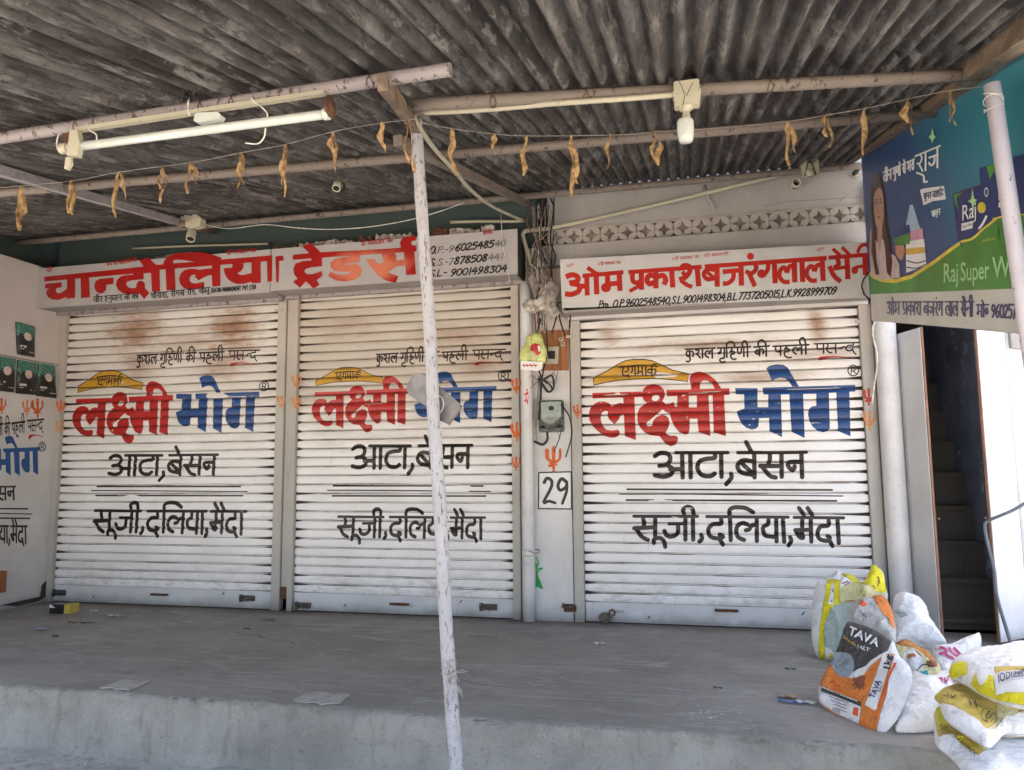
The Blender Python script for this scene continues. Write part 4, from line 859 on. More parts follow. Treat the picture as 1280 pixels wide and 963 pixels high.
# ------------------------------------------------------------ shop signs
YS = -.322; SP = lambda x, y: onY(x, y, YS-.0015)
b1, b2, b3, b4, b5, b6 = T(40, 300, 8), T(190, 290, 8), T(340, 285, 6.737), T(520, 280, 9.143), T(695, 310, 6.4), T(885, 295, 6.095)
sg = thing('shop_sign', 'long white sign with huge red lettering over the two left shutters', 'sign', loc=(-5.86, -.32, 2.70))
def own(o, p): o.parent = p; o.location = o.location-p.location; return o
for xa, xb_, zb_ in ((-5.866, -3.462, 2.700), (-3.456, -1.290, 2.712)):
    g = MB(); g.box((xa, -.32, zb_), (xb_, -.300, 3.078), ch=.003); own(g.build('sign_panel', mSIGN), sg)
    g = MB(); g.box((xa+.004, -.299, zb_+.004), (xb_-.004, -.02, zb_+.02)); g.box((xa+.004, -.299, 3.05), (xb_-.004, -.02, 3.06)); own(g.build('panel_back', mSIGNB), sg)
    g = MB(); g.box((xa+.02, -.105, zb_-.028), (xb_-.01, -.075, zb_+.002)); own(g.build('bottom_trim', mPURL), sg)
g = MB(); g.box((-1.305, -.299, 2.715), (-1.292, -.02, 3.06)); own(g.build('end_cap', mDARK), sg)
RP = tr(b1, [[(122,370),(1115,268),(1115,328),(1010,338),(122,418)], [(1070,205),(1160,175),(1245,255),(1245,330),(1115,335),(1118,265)],
 [(130,440),(295,425),(295,475),(240,485),(240,520),(265,535),(300,525),(350,490),(350,390),(430,385),(430,580),(350,590),(345,570),(270,600),(210,600),(160,575),(140,530),(150,500),(170,485),(130,488)],
 [(485,370),(570,362),(577,575),(490,583)], [(625,450),(640,410),(680,390),(815,378),(815,442),(745,450),(740,500),(715,530),(680,540),(645,520),(625,485)],
 [(1115,320),(1115,395),(1000,405),(950,420),(942,445),(960,475),(1000,485),(1040,478),(1045,440),(1070,410),(1105,412),(1130,440),(1130,485),(1175,530),(1120,595),(1075,535),(990,545),(910,535),(860,500),(838,450),(850,400),(890,365),(950,352),(1010,350),(1010,320)],
 [(1188,300),(1275,300),(1280,515),(1200,520)]]) + tr(b2, [[(-90,342),(1200,235),(1200,290),(-90,393)], [(135,360),(225,352),(235,580),(145,585)],
 [(108,350),(118,295),(160,243),(250,213),(380,205),(500,206),(600,228),(695,258),(680,300),(440,300),(300,282),(235,278),(212,290),(212,345)],
 [(600,320),(683,315),(683,540),(603,550),(598,435),(560,435),(530,450),(465,485),(425,445),(440,430),(400,432),(375,455),(375,490),(400,515),(440,515),(520,500),(522,545),(470,570),(380,580),(320,565),(280,520),(270,470),(285,420),(320,385),(370,370),(430,370),(475,382),(520,372),(600,365)],
 [(715,365),(800,358),(805,320),(915,315),(915,355),(895,390),(855,415),(880,432),(930,430),(995,410),(995,290),(1085,290),(1088,510),(1000,515),(990,500),(920,520),(850,522),(790,500),(750,465),(725,415)], [(1148,280),(1200,278),(1200,495),(1155,500)]])
RP2 = tr(b3, [[(28,242),(95,232),(95,275),(60,280),(55,455),(35,460)], [(175,228),(405,205),(740,190),(1090,168),(1215,165),(1215,200),(1130,205),(740,232),(430,250),(175,270)], [(255,160),(320,125),(400,195),(400,262),(330,266),(305,205)],
 [(330,255),(420,250),(420,325),(330,332),(285,345),(270,365),(290,390),(340,390),(420,365),(425,405),(375,440),(400,480),(350,512),(285,450),(235,505),(178,455),(215,430),(185,390),(178,345),(200,300),(260,280),(330,275)],
 [(740,225),(735,290),(640,300),(605,315),(640,312),(700,305),(745,320),(758,360),(740,410),(690,440),(620,452),(540,445),(470,405),(490,370),(540,390),(620,395),(660,385),(655,370),(600,372),(530,365),(495,335),(495,290),(530,262),(600,248),(645,242),(645,225)],
 [(790,270),(855,262),(880,295),(905,305),(940,290),(935,250),(905,195),(1020,195),(1048,240),(1048,300),(1040,330),(970,375),(1065,408),(1040,465),(960,445),(890,400),(840,340)], [(1040,275),(1115,268),(1115,318),(1040,327)],
 [(1105,165),(1195,165),(1212,392),(1130,398)], [(1085,180),(1078,120),(1100,85),(1140,73),(1212,70),(1212,105),(1180,112),(1170,135),(1190,150),(1212,148),(1212,200),(1150,200)]])
o = own(flat_print('red_lettering', RP+RP2, SP, mRED, sg), sg)
sm = [('वीर हनुमान जी का', (117, 378), (173, 373.5), 6.5), ('चौराहा, रींगस रोड, चौमू', (188.5, 373.5), (262, 366), 6.5), ('(GATIN MANAGMENT PVT LTD)', (264, 366), (320, 361.5), 5.2)]
for t_, a, b, h in sm: own(flat_print('address_lettering', write(t_, a, b, h, w=.17), SP, mBLK, sg), sg)
for pl in (write('जय श्री बालाजी की', (133, 333), (171, 327), 4.2, w=.17), write('श्री गणेशाय नमः', (283, 319), (320, 315.5), 4.5, w=.17), write('श्री रामदेवाय नमः', (451, 307.5), (491, 303), 4.8, w=.16), write('श्रीः', (58, 341), (66, 339), 4.5, w=.18), write('विनोद', (604, 294), (616, 292), 3.6, w=.2)): own(flat_print('small_red_lettering', pl, SP, mRED, sg), sg)
def ph(txt, a, b, h, w=.20): return write(txt, b4(a), b4(b), h/9.143, w=w, slant=.28)
for pl in (ph('O.', (150,345), (235,335), 82), ph('6025485', (440,315), (885,267), 79), ph('S.', (150,485), (225,478), 80), ph('878508', (425,465), (810,425), 80), ph('S.L.-', (150,608), (350,590), 72), ph('9001498304', (385,598), (1035,545), 76)): own(flat_print('telephone_lettering', pl, SP, mBLK, sg), sg)
own(flat_print('faded_lettering', ph('P.-9', (240,335), (430,318), 70, .15)+ph('40', (890,268), (1020,252), 72, .15)+ph('S.-7', (240,478), (420,468), 76, .15)+ph('441', (815,425), (990,408), 72, .15), SP, mBLKF, sg), sg)
# clear tape and wire on the right end of the sign
g = MB(); g.tube([onY(x, y, YS-.004) for x, y in ((626,268),(627,285),(628,292),(629,310),(634,330),(637,352))], .003, 5); own(g.build('loose_wire', mCABW), sg)

s2 = thing('shop_sign', 'shorter white sign with red lettering over the right shutter', 'sign', loc=(-.95, -.30, 2.40))
Y2 = -.30; SP2 = lambda x, y: onY(x, y, Y2-.0115)
q = [onY(x, y, Y2) for x, y in ((700,325),(1087,303.5),(1090,372.5),(703,385.5))]
g = MB(); g.prism([q[0], (1.30, Y2, q[1][2]), (1.30, Y2, q[2][2]), q[3]], (0, -.010, 0)); own(g.build('sign_panel', mSIGN2), s2)
g = MB(); g.box((-.938, -.295, 2.385), (1.285, -.112, 2.40)); g.box((-.938, -.295, 2.76), (1.285, -.112, 2.775)); g.box((-.945, -.295, 2.40), (-.93, -.03, 2.76)); own(g.build('panel_back', mSIGNB), s2)
g = MB(); g.box((-.925, -.110, 2.372), (1.29, -.045, 2.385)); g.box((-.925, -.116, 2.36), (1.29, -.1105, 2.386)); own(g.build('bottom_trim', mSIGN2), s2)
g = MB(); g.box((-.93, -.044, 2.37), (1.30, .1, 2.80)); own(g.build('shutter_box', mSIGNB), s2)
w_ = 42
L5 = SS(w_, [[(78,232),(130,216),(172,232),(168,268),(105,282)],[(120,285),(180,300),(182,345),(125,372),(72,368)],[(170,310),(240,305)],[(320,190),(326,372)],[(798,188),(800,325)],[(798,228),(745,222),(728,258),(748,288),(795,272)],[(800,235),(855,222),(878,258),(862,295)],[(505,195),(512,345)],[(682,195),(685,336)],[(925,185),(935,318)],[(1130,170),(1142,308)]], cap=False) \
 + SS(40, [[(245,205),(250,382)],[(412,205),(412,290)],[(425,290),(505,282)],[(1005,178),(1000,165),(1025,142),(1065,150),(1070,190),(1035,235),(985,255)]], cap=False)+SS(34, [[(1000,262),(1050,298),(1090,312)],[(250,158),(312,200)],[(1010,190),(1030,215)]], cap=False)+[ell(400, 318, 40, 38)]+SS(38, [[(612,205),(614,262),(640,280),(680,268)]], cap=False)+SS(30, [[(688,292),(588,348)]], cap=False) \
 + [[(212,208),(540,178),(540,212),(212,242)],[(578,178),(1165,135),(1168,170),(578,212)]]
L6 = SS(40, [[(68,215),(70,388)],[(250,200),(255,380)],[(505,190),(512,362)],[(655,180),(662,355)],[(715,180),(722,352)],[(868,160),(878,345)],[(1058,150),(1066,332)],[(1195,150),(1200,300)]], cap=False)+SS(34, [[(55,260),(0,255),(-32,290),(-5,330),(55,322)],[(195,265),(192,325),(150,362),(112,362)],[(350,205),(368,245),(335,285),(285,272)],[(460,195),(455,255),(425,300),(400,305)],[(655,238),(622,232),(600,282)],[(602,280),(582,240),(550,265),(546,312),(578,350),(622,350)],[(870,228),(832,224),(810,272)],[(812,270),(790,230),(758,255),(754,302),(785,340),(830,340)],[(985,175),(995,215),(960,245)]], cap=False) \
 + SS(36, [[(112,275),(240,262)],[(310,280),(358,385)],[(925,230),(960,305),(1012,350)]], cap=False)+SS(28, [[(955,252),(1055,238)],[(950,98),(1005,148)],[(1020,85),(1075,142)],[(-12,272),(42,318)]], cap=False)+[ell(324, 156, 27, 27), ell(1118, 262, 26, 30), ell(408, 288, 34, 32)]+SS(26, [[(1125,240),(1195,228)],[(1140,130),(1158,85),(1195,66),(1225,85)]], cap=False) \
 + [[(-25,218),(905,152),(905,188),(-25,250)],[(918,150),(1222,128),(1225,160),(918,182)]]
own(flat_print('red_lettering', tr(b5, L5)+tr(b6, L6), SP2, mRED2, s2), s2)
own(flat_print('telephone_lettering', write('Pro. O.P.9602548540,S.L.9001498304,B.L.7737205015,L.K.9928999709', (747.5, 385.2), (1045, 367.8), 8.6, 9.2, w=.19, slant=.25), SP2, mBLK, s2), s2)
for pl in (write('॥ श्री गणेशाय नमः', (748, 332), (776, 330), 3.2, w=.16), write('॥ श्री रामदेवाय नमः', (841, 325.5), (874, 322.5), 3.2, w=.16), write('श्री बालाजी', (880, 321.5), (911, 319), 3.2, w=.16), write('श्री', (708, 335), (718, 333.5), 3.2, w=.16), write('श्री', (1021, 315), (1030, 313.5), 3.2, w=.16)): own(flat_print('small_red_lettering', pl, SP2, mRED2, s2), s2)
g = MB(); g.tube([onY(x, y, Y2-.02) for x, y in ((1086,340),(1079,350),(1077,358),(1080,368),(1088,376))], .005, 6); own(g.build('black_wire', mCAB), s2)

# broken packing and scrap on top of the long sign
for i, (x0, x1, y, h, m_) in enumerate(((395,420,296,7,mFOAM),(422,443,294,5,mFOAM),(470,500,291,9,mFOAM),(375,394,301,5,mCARD),(540,560,283,13,mRUST),(562,600,282,7,mFOAM),(602,618,280,8,mFOAM),(196,240,313,6,mPURLD),(345,372,305,4,mRUST),(448,466,295,8,mRUST),(500,516,288,7,mFOAM))):
    a, b = onY(x0, y, -.22), onY(x1, y-1.3, -.22); z = 3.081; hh = h*.0066+.034; rr = random.Random(i)
    t = MB(); n = 7; pts = []
    for k in range(n): pts.append((a[0]+(b[0]-a[0])*k/(n-1), -.24+.02*rr.random(), z+hh*(.55+.45*rr.random())))
    t.prism([(a[0], -.24, z)]+pts+[(b[0], -.24, z)], (0, .12, 0))
    props(t.build('scrap_piece', m_), ['jagged strip of broken thermocol lying on the long sign, left of the leaning pole', 'short crumbling thermocol strip on the long sign next to the jagged one', 'raised thermocol lump on the long sign just left of the pole', 'flat brown cardboard scrap on the joint of the long sign', 'rust brown block on top of the sign right of the pole', 'long pale thermocol bar on the sign above the telephone numbers', 'last small thermocol bit near the right end of the long sign', 'dark flat stick on the sign below the hanging bulb holder', 'thin rusty strip on the long sign at the middle joint', 'rusty lump between thermocol scraps on the long sign', 'small thermocol chip touching the pole on the long sign'][i], 'scrap', 'scraps lying on top of the long sign')

# ------------------------------------------------------------ corrugated canopy
cp = thing('canopy_roof', 'sloping grimy corrugated sheet canopy on pipe purlins over the whole shop front', 'canopy roof', loc=(0, 0, 2.9))
AMP, PC = .0215, .0762
def roof_sheet(x0, nc, y0, y1, dz, seed, tilt=0.):
    rr = random.Random(seed); ns = 8; V = []; F = []; nyy = 10
    x1 = x0+nc*PC; N = nc*ns
    a1_, a2_ = rr.uniform(-.0015, .0015), rr.uniform(-.001, .001)
    for lay in (0, 1):
        for j in range(nyy+1):
            y = y0+(y1-y0)*j/nyy
            for i in range(N+1):
                x = x0+i*PC/ns; z = roofz(y)+dz+AMP*cos(2*pi*i/ns)+a1_*sin(2.2*y+seed)+a2_*(x-x0)+.0022*lay+.0012*wob(x*9+y*3, 1, seed)
                ye = y+(.004*rr.uniform(-1, 1) if j in (0, nyy) else 0); V.append((x, ye, z))
    m = (nyy+1)*(N+1)
    for lay in (0, 1):
        for j in range(nyy):
            for i in range(N):
                a = lay*m+j*(N+1)+i; f = (a, a+1, a+N+2, a+N+1); F.append(f if lay else f[::-1])
    mb = MB(); mb.add(V, F, 0, True)
    rim = [(i, i+1, m+i+1, m+i) for i in range(N)]+[(nyy*(N+1)+i+1, nyy*(N+1)+i, m+nyy*(N+1)+i, m+nyy*(N+1)+i+1) for i in range(N)]
    mb.f += rim; mb.m += [0]*len(rim); mb.sm += [False]*len(rim)
    return own(mb.build('roof_sheet', mROOF, recalc=False), cp)
k = 0
def row(xa, xb_, y0, y1, dz, stagger):
    global k
    x = xa-stagger*PC; nc = 9
    while x < xb_-.02:
        n = nc
        if x+nc*PC > xb_: n = int(round((xb_-x)/PC))
        if n < 1: break
        roof_sheet(x, n, y0, y1, dz+(.002 if k % 2 else 0.), k); k += 1; x += (nc-1)*PC
XD = -6.13+70*PC
row(-6.13, XD, -4.85, -3.52, .0, 0); row(-6.13, XD, -3.68, -2.02, .006, 0); row(-6.13, XD, -2.18, -.03, .012, 0)
row(XD, 1.25, -4.85, -2.96, .0, 0); row(XD, 1.25, -3.10, -2.02, .006, 0); row(XD, 1.25, -2.14, -.03, .012, 0)
def pipe_between(name, a, b, r, mat, par, n=14, wav=.0): 
    a, b = np.array(a), np.array(b); g = MB(); pts = [a+(b-a)*t+np.array((0, 0, wav*sin(t*9))) for t in np.linspace(0, 1, 12)]; g.tube(pts, r, n)
    o = g.build(name, mat)
    return own(o, par)
def hollow(name, a, b, r, mat, par):
    a, b = np.array(a, float), np.array(b, float); d = (b-a)/np.linalg.norm(b-a); g = MB()
    g.tube([a, b], r, 18, cap=False); g.tube([b, b-d*.12], r*.86, 18, cap=False)
    B_ = Vector(d).orthogonal().normalized(); Cc = Vector(d).cross(B_); n = 18
    for rr in (1,):
        V = [Vector(b)+(B_*cos(2*pi*i/n)+Cc*sin(2*pi*i/n))*q for q in (r, r*.86) for i in range(n)]; g.add(V, [(i, (i+1) % n, n+(i+1) % n, n+i) for i in range(n)])
    o = g.build(name, mat); own(o, par)
    g = MB(); V = [Vector(b-d*.02)+(B_*cos(2*pi*i/n)+Cc*sin(2*pi*i/n))*r*.85 for i in range(n)]; g.add(V, [tuple(range(n))]); own(g.build('bore_shade_disc', mDARK), par); return o  # near-black disc paints the shade inside the pipe mouth
A = lambda x, y: onRoof(x, y, -.05)
A = lambda x, y: onRoof(x, y, -.058)
p1a, p1b = A(-60, 182), A(563, 87); hollow('purlin', p1a-(p1b-p1a)*.9, p1b, .024, mPURL, cp)
p2a, p2b = onRoof(514, 131, -.045), onRoof(1228, 93, -.045); pipe_between('purlin', p2a, p2b, .026, mPURLD, cp)
p3a, p3b = onRoof(330, 213, -.045), onRoof(1168, 141, -.045); d3 = (p3a-p3b); pipe_between('purlin', p3b+d3*2.15, p3b, .026, mPURLD, cp)
p4a, p4b = onY(240, 284, -.42), onY(1100, 205, -.22); d4 = p4a-p4b; pipe_between('purlin', p4b+d4*1.32, p4b, .026, mPURLD, cp)
g = MB(); 
def beam(name, a, b, wx, wz, mat, par):
    a, b = Vector(tuple(a)), Vector(tuple(b)); d = (b-a).normalized(); s = d.cross(Vector((0, 0, 1))).normalized()*wx/2; u = s.cross(d).normalized()*wz/2; g = MB()
    V = [p+i*s+j*u for p in (a, b) for i, j in ((-1, -1), (1, -1), (1, 1), (-1, 1))]
    g.add(V, [(0, 1, 2, 3), (7, 6, 5, 4), (0, 4, 5, 1), (1, 5, 6, 2), (2, 6, 7, 3), (3, 7, 4, 0)]); o = g.build(name, mat); return own(o, par)
def zlow(y): return 3.47+.262*y
beam('rafter', (1.215, -.12, zlow(-.12)+.03), (1.215, -2.72, zlow(-2.72)+.035), .06, .07, mBEAM, cp)
beam('rafter', (1.175, -2.60, zlow(-2.6)+.05), (1.175, -4.9, zlow(-4.9)+.05), .085, .11, mBEAM, cp)
beam('rafter', onRoof(478, 103, -.085), onY(521, 160, -2.86), .035, .055, mBEAM, cp)
beam('rafter', onRoof(-30, 205, -.05), onRoof(226, 279, -.05), .05, .05, mBEAMG, cp)
beam('rafter', onRoof(226, 280, -.07), onRoof(330, 305, -.06), .05, .05, mBEAM, cp)
beam('rafter', (-1.25, -.1, roofz(-.1)-.08), (-1.30, -2.8, roofz(-2.8)-.075), .045, .05, mPURLD, cp)
g = MB()
for (x, y) in ((119,112),(478,97),(614,120),(866,106),(742,180),(926,175)):
    pass
for (P_, d_, r_) in ((p1a+(p1b-p1a)*.30, p1b-p1a, .026), (p1a+(p1b-p1a)*.56, p1b-p1a, .026), (p1a+(p1b-p1a)*.62, p1b-p1a, .026), (p1a+(p1b-p1a)*.87, p1b-p1a, .027), (p2a+(p2b-p2a)*.14, p2b-p2a, .028), (p2a+(p2b-p2a)*.49, p2b-p2a, .028), (p2a+(p2b-p2a)*.62, p2b-p2a, .028), (p2a+(p2b-p2a)*.3, p2b-p2a, .028)):
    d_ = Vector(d_).normalized(); a_ = d_.orthogonal().normalized(); b_ = d_.cross(a_); V = []
    pts = [Vector(P_)+(a_*cos(t)+b_*sin(t))*(r_+.001)+d_*(.012*sin(t*1.5)) for t in np.linspace(0, 4*pi, 26)]
    gg = MB(); gg.tube(pts, .0016, 5); own(gg.build('tie_wire', mRUST), cp)

# ------------------------------------------------------------ posts
po = thing('canopy_post', 'leaning white post with flaking paint standing before the middle shutter', 'post', loc=tuple(onY(571, 963, -2.85)))
pts = [onY(x, y, -2.85) for x, y in ((520,148),(521,166),(526,246),(532,330),(538,425),(541.6,512),(545.5,569),(551,656),(557,772),(562,849),(569,937))]
e_ = pts[-1]+(pts[-1]-pts[-2])/np.linalg.norm(pts[-1]-pts[-2])*.30; g = MB()
g.tube(smooth_line(pts+[e_], 4), [.0268+.0012*sin(i*1.7)+.0035*i/44 for i in range(45)][:len(smooth_line(pts+[e_], 4))], 22); own(g.build('pole', mPOLE), po)
g = MB()
for i in range(16):
    rr = random.Random(i); c = onY(562+rr.uniform(-3, 3), 850+rr.uniform(-8, 8), -2.888); a = rr.uniform(-2.2, 2.2); l = rr.uniform(.03, .12)
    g.tube([c, c+np.array((cos(a)*l*.5, -.02, sin(a)*l*.5+.01)), c+np.array((cos(a)*l, -.01, sin(a)*l-.02))], .0012, 4)
props(own(g.build('frayed_string', mSTRING), po), kind='stuff')
g = MB(); c = onY(561, 846, -2.85)
g.tube([c+np.array((.034*cos(t), .034*sin(t), .004*t)) for t in np.linspace(0, 6*pi, 50)], .002, 5); own(g.build('string_binding', mSTRING), po)
pr_ = thing('canopy_post', 'pale post leaning in front of the blue and green printed hoarding', 'post', loc=tuple(onY(1283, 400, -2.92)))
a, b = onY(1240, 106, -2.92), onY(1283, 400, -2.92); d = (b-a)/abs(b[2]-a[2]); g = MB(); g.tube([a, b, b+d*(b[2]+.34)], [.029, .030, .031], 20); own(g.build('pole', dirty_pipe('lilac white post paint', (.58, .55, .60), .25, (.3, .22, .18))), pr_)
g = MB(); c = onY(1241, 118, -2.92)
g.tube([c+np.array((.033*cos(t), .033*sin(t), .02*sin(t*.7)-.003*t)) for t in np.linspace(0, 7*pi, 60)], .0018, 5); own(g.build('string_binding', mCABW), pr_)
# folded plate tied behind the leaning post
c7 = T(480, 440, 6.878); fp = thing('folded_grey_plate', 'bent grey fibre plate tied to the leaning white post with wire', 'plate', loc=tuple(onY(545, 500, -2.81)))
g = MB(); g.prism([onY(*c7(p), -2.80) for p in ((190,320),(235,200),(280,182),(360,205),(380,220),(390,480),(330,450),(215,372))], (.0, .007, 0)); own(g.build('upper_flap', mPLATE), fp)
P0 = [onY(*c7(p), y_) for p, y_ in (((420,250),-2.81),((600,400),-2.83),((672,465),-2.85),((560,628),-2.85),((480,590),-2.81),((420,560),-2.80))]
g = MB(); g.prism(P0, (.0, .007, 0)); own(g.build('lower_flap', mPLATE), fp)
g = MB(); g.tube([onY(*c7(p), -2.858) for p in ((650,462),(672,468),(560,630))], .0035, 6); own(g.build('rusty_hem', mBEAM), fp)
g = MB(); g.tube([onY(*c7(p), -2.892) for p in ((368,440),(420,400),(470,372),(500,395),(515,440),(505,490),(485,525))], .0018, 5); own(g.build('tie_wire', mCABW), fp)

# ------------------------------------------------------------ printed hoarding
hb = thing('printed_hoarding', 'large blue and green soap advertisement hoarding hung beside the doorway', 'hoarding', loc=(XB, -1.5, 2.3))
bl = onX(1088, 401, XB); tl = onX(1078.5, 209, XB); br1 = onX(1280, 418, XB); sl_ = (br1[2]-bl[2])/(br1[1]-bl[1]); yl = (bl[1]+tl[1])/2
def bz(y): return bl[2]+sl_*(y-bl[1])
def tz(y): return tl[2]+.262*(y-tl[1])+.09
YE = -3.06
g = MB(); g.prism([(XB, yl, bz(yl)), (XB, yl, tz(yl)), (XB, YE, tz(YE)), (XB, YE, bz(YE))], (.028, 0, 0)); own(g.build('flex_sheet', mBOARD), hb)
cC = T(1070, 140, 3.438); cB = T(1085, 355, 6.564)
HP = lambda k: (lambda x, y: onX(x, y, XB-.0010*k))
def hp(name, polys, mat, k, holes=()): return own(flat_print(name, polys, HP(k), mat, hb, holes), hb)
def C_(pts): return [cC(p) for p in pts]
yr = cC((722, 0))[0]
ext = lambda z0: onX  # (hoarding continues past the picture edge)
swo = [(58,695),(75,708),(110,724),(170,728),(240,708),(330,650),(400,598),(450,562),(520,520),(610,480),(722,446),(806,425)]
hp('green_field', [C_(swo+[(806,755),(722,758),(62,784)])], mGREENP, 1)
hp('yellow_curve', [C_([(p[0], p[1]-9) for p in swo]+[(p[0], p[1]+(8 if p[0] < 500 else 5)) for p in swo[::-1]])], mYELP, 2)
hp('white_strip', [[tuple(cC(p)) for p in ((62,783),(722,758),(806,754),(806,958),(722,953),(400,925),(68,897))]], mSTRIP, 1)
hp('glow', [C_([(215,480),(232,400),(245,400),(268,480),(285,520),(215,530)])], mGLOW, 1)
hp('woman_hair', [C_([(92,262),(76,285),(64,340),(64,420),(74,500),(66,600),(72,690),(150,715),(160,650),(150,560),(138,480),(128,400),(116,310),(104,270)])], mHAIR, 2)
hp('woman_dress', [C_([(60,515),(58,600),(64,700),(110,722),(190,712),(186,655),(168,620),(150,610),(128,560),(112,545),(90,560),(78,540)])], mDRESS, 3)
hp('woman_skin', [C_([(84,322),(76,370),(76,430),(84,478),(92,500),(92,545),(100,610),(112,545),(112,500),(120,455),(122,400),(114,345),(100,315)]), C_([(168,575),(205,572),(212,600),(196,640),(184,632),(170,610)]), C_([(60,520),(66,505),(74,530),(76,600),(66,620),(58,580)])], mSKIN, 4)
hp('woman_hair_locks', [C_([(76,330),(70,420),(80,520),(88,640),(100,700),(84,700),(66,600),(68,480),(64,380)]), C_([(116,330),(124,400),(124,460),(140,560),(156,640),(150,712),(132,690),(126,600),(112,500),(120,440)]), C_([(100,300),(84,325),(80,350),(96,325),(112,330),(118,352),(112,312)])], mHAIR, 5)
hp('woman_features', [C_(ell(86, 392, 5, 4)), C_(ell(105, 388, 5, 4)), C_([(80,378),(90,374),(92,379),(82,382)]), C_([(100,373),(110,372),(111,377),(101,378)]), C_(ell(96, 428, 3, 4))], mHAIR, 6)
hp('woman_lips', [C_([(88,452),(97,447),(107,450),(98,462)])], mSKIND, 6)
hp('towel', [C_([(220,520),(285,500),(290,545),(228,556)])], mPINK, 3); hp('towel', [C_([(214,588),(296,580),(298,606),(214,616)])], mORP, 3)
hp('towel', [C_([(216,556),(292,546),(296,580),(214,588)]), C_([(214,616),(298,606),(304,660),(216,692)])], mWHP, 3)
hp('towel_edge', [C_(stroke(5, [(220,640),(260,650),(300,640)])), C_(stroke(5, [(218,668),(260,672),(302,655)]))], mNAVY, 4)
hp('hand_held_pack', [C_([(158,505),(228,484),(232,545),(166,565)])], mNAVY, 5); hp('pack_green', [C_([(162,545),(232,520),(230,568),(168,574)])], mGREENP, 6)
hp('soap_pack', [C_([(530,242),(640,206),(760,168),(760,470),(612,492),(575,465),(560,312),(535,318)]), C_([(428,375),(560,312),(575,465),(610,485),(612,548),(457,588)])], mNAVY, 3)
hp('soap_pack_side', [C_([(415,352),(428,376),(457,588),(434,540)]), C_([(415,352),(548,308),(562,313),(428,377)])], mNAVY2, 4)
hp('pack_green', [C_([(455,548),(500,540),(540,505),(575,480),(608,470),(612,548),(457,588)]), C_([(560,235),(590,224),(612,222),(575,290)]), C_([(590,455),(700,440),(760,425),(760,470),(612,492)]), C_([(418,358),(462,344),(432,372),(445,430),(428,400)])], mGREENP, 5)
hp('pack_yellow', [C_(stroke(9, [(452,558),(500,545),(545,505),(600,462)])), C_(stroke(7, [(590,460),(660,445),(760,440)])), C_(ell(540, 412, 18, 24))], mYELP, 6)
hp('pack_white', [C_([(453,480),(505,468),(500,500),(453,512)]), C_(stroke(10, [(560,450),(545,480),(530,500)])), C_([(612,392),(652,375),(648,402),(612,412)])]+[C_(ell(560, 345, 9, 20))], mWHP, 6, holes=[C_(ell(560, 345, 6, 15))])
hp('pack_star', [C_([(500,330),(508,375),(522,378),(508,392),(505,430),(496,392),(480,385),(495,375)]), C_([(328,70),(336,100),(345,108),(334,118),(328,138),(322,118),(312,108),(322,98)])], mLGRN, 6)
own(type_print('pack_lettering', type_px('Raj', cC((457,468)), cC((516,450)), 19, bold=.004), HP(7), mWHP, hb), hb)
own(type_print('pack_lettering', type_px('Raj', cC((612,378)), cC((668,358)), 20, bold=.004), HP(7), mWHP, hb), hb)
own(type_print('pack_small_lettering', type_px('Super White', cC((456,500)), cC((502,488)), 3.6), HP(8), mNAVY, hb), hb)
own(type_print('pack_small_lettering', type_px('SAVE Rs.', cC((545,560)), cC((600,548)), 3.0), HP(8), mYELP, hb), hb)
pl = write('तीन गुणों से भरा', cC((118,302)), cC((250,246)), 12, 12.5, w=.13)
pl += write('राज', cC((258,262)), cC((360,236)), 21, 26, w=.10); pl += [C_(stroke(9, [(262,262),(290,275),(292,300),(305,300)]))]; pl += write('साबुन', cC((325,452)), cC((362,440)), 7, w=.15)
hp('white_lettering', pl, mWHP, 2)
hp('white_label', [C_([(275,335),(300,328),(378,318),(386,376),(330,384),(290,402)])], mWHP, 2); hp('label_lettering', write('सुपर व्हाईट', cC((290,378)), cC((376,358)), 7.5, w=.16), mNAVY, 3)
for wd_, pa_, pb_, hh_ in (('Raj', (377,733), (438,728), 21), ('Super', (450,727), (572,716), 20.5), ('White', (585,714), (775,698), 26)): own(type_print('pale_lettering', type_px(wd_, cC(pa_), cC(pb_), hh_*(1.12 if wd_ != 'White' else 1), bold=.008), HP(3), mLGRN, hb), hb)
hp('violet_lettering', write('ओम प्रकाश बजरंग लाल सैनी', cB((158,248)), cB((866,268)), 15, 18.5, w=.125)+write('मो० 96025785', cB((893,268)), cB((1285,288)), 14.5, 18.5, w=.15), mNAVY2, 2)
g = MB()
for (y0, y1) in ((yl+.004, YE-.004),):
    g.prism([(XB+.03, y0, bz(y0)+.01), (XB+.03, y0, bz(y0)+.05), (XB+.03, y1, bz(y1)+.05), (XB+.03, y1, bz(y1)+.01)], (.025, 0, 0)); g.prism([(XB+.03, y0, tz(y0)-.06), (XB+.03, y0, tz(y0)-.02), (XB+.03, y1, tz(y1)-.02), (XB+.03, y1, tz(y1)-.06)], (.025, 0, 0))
own(g.build('frame', mRUST), hb)
g = MB(); g.box((XB+.035, yl-.01, bz(yl)), (XB+.055, yl-.05, tz(yl)-.03)); own(g.build('frame_stile', mRUST), hb)

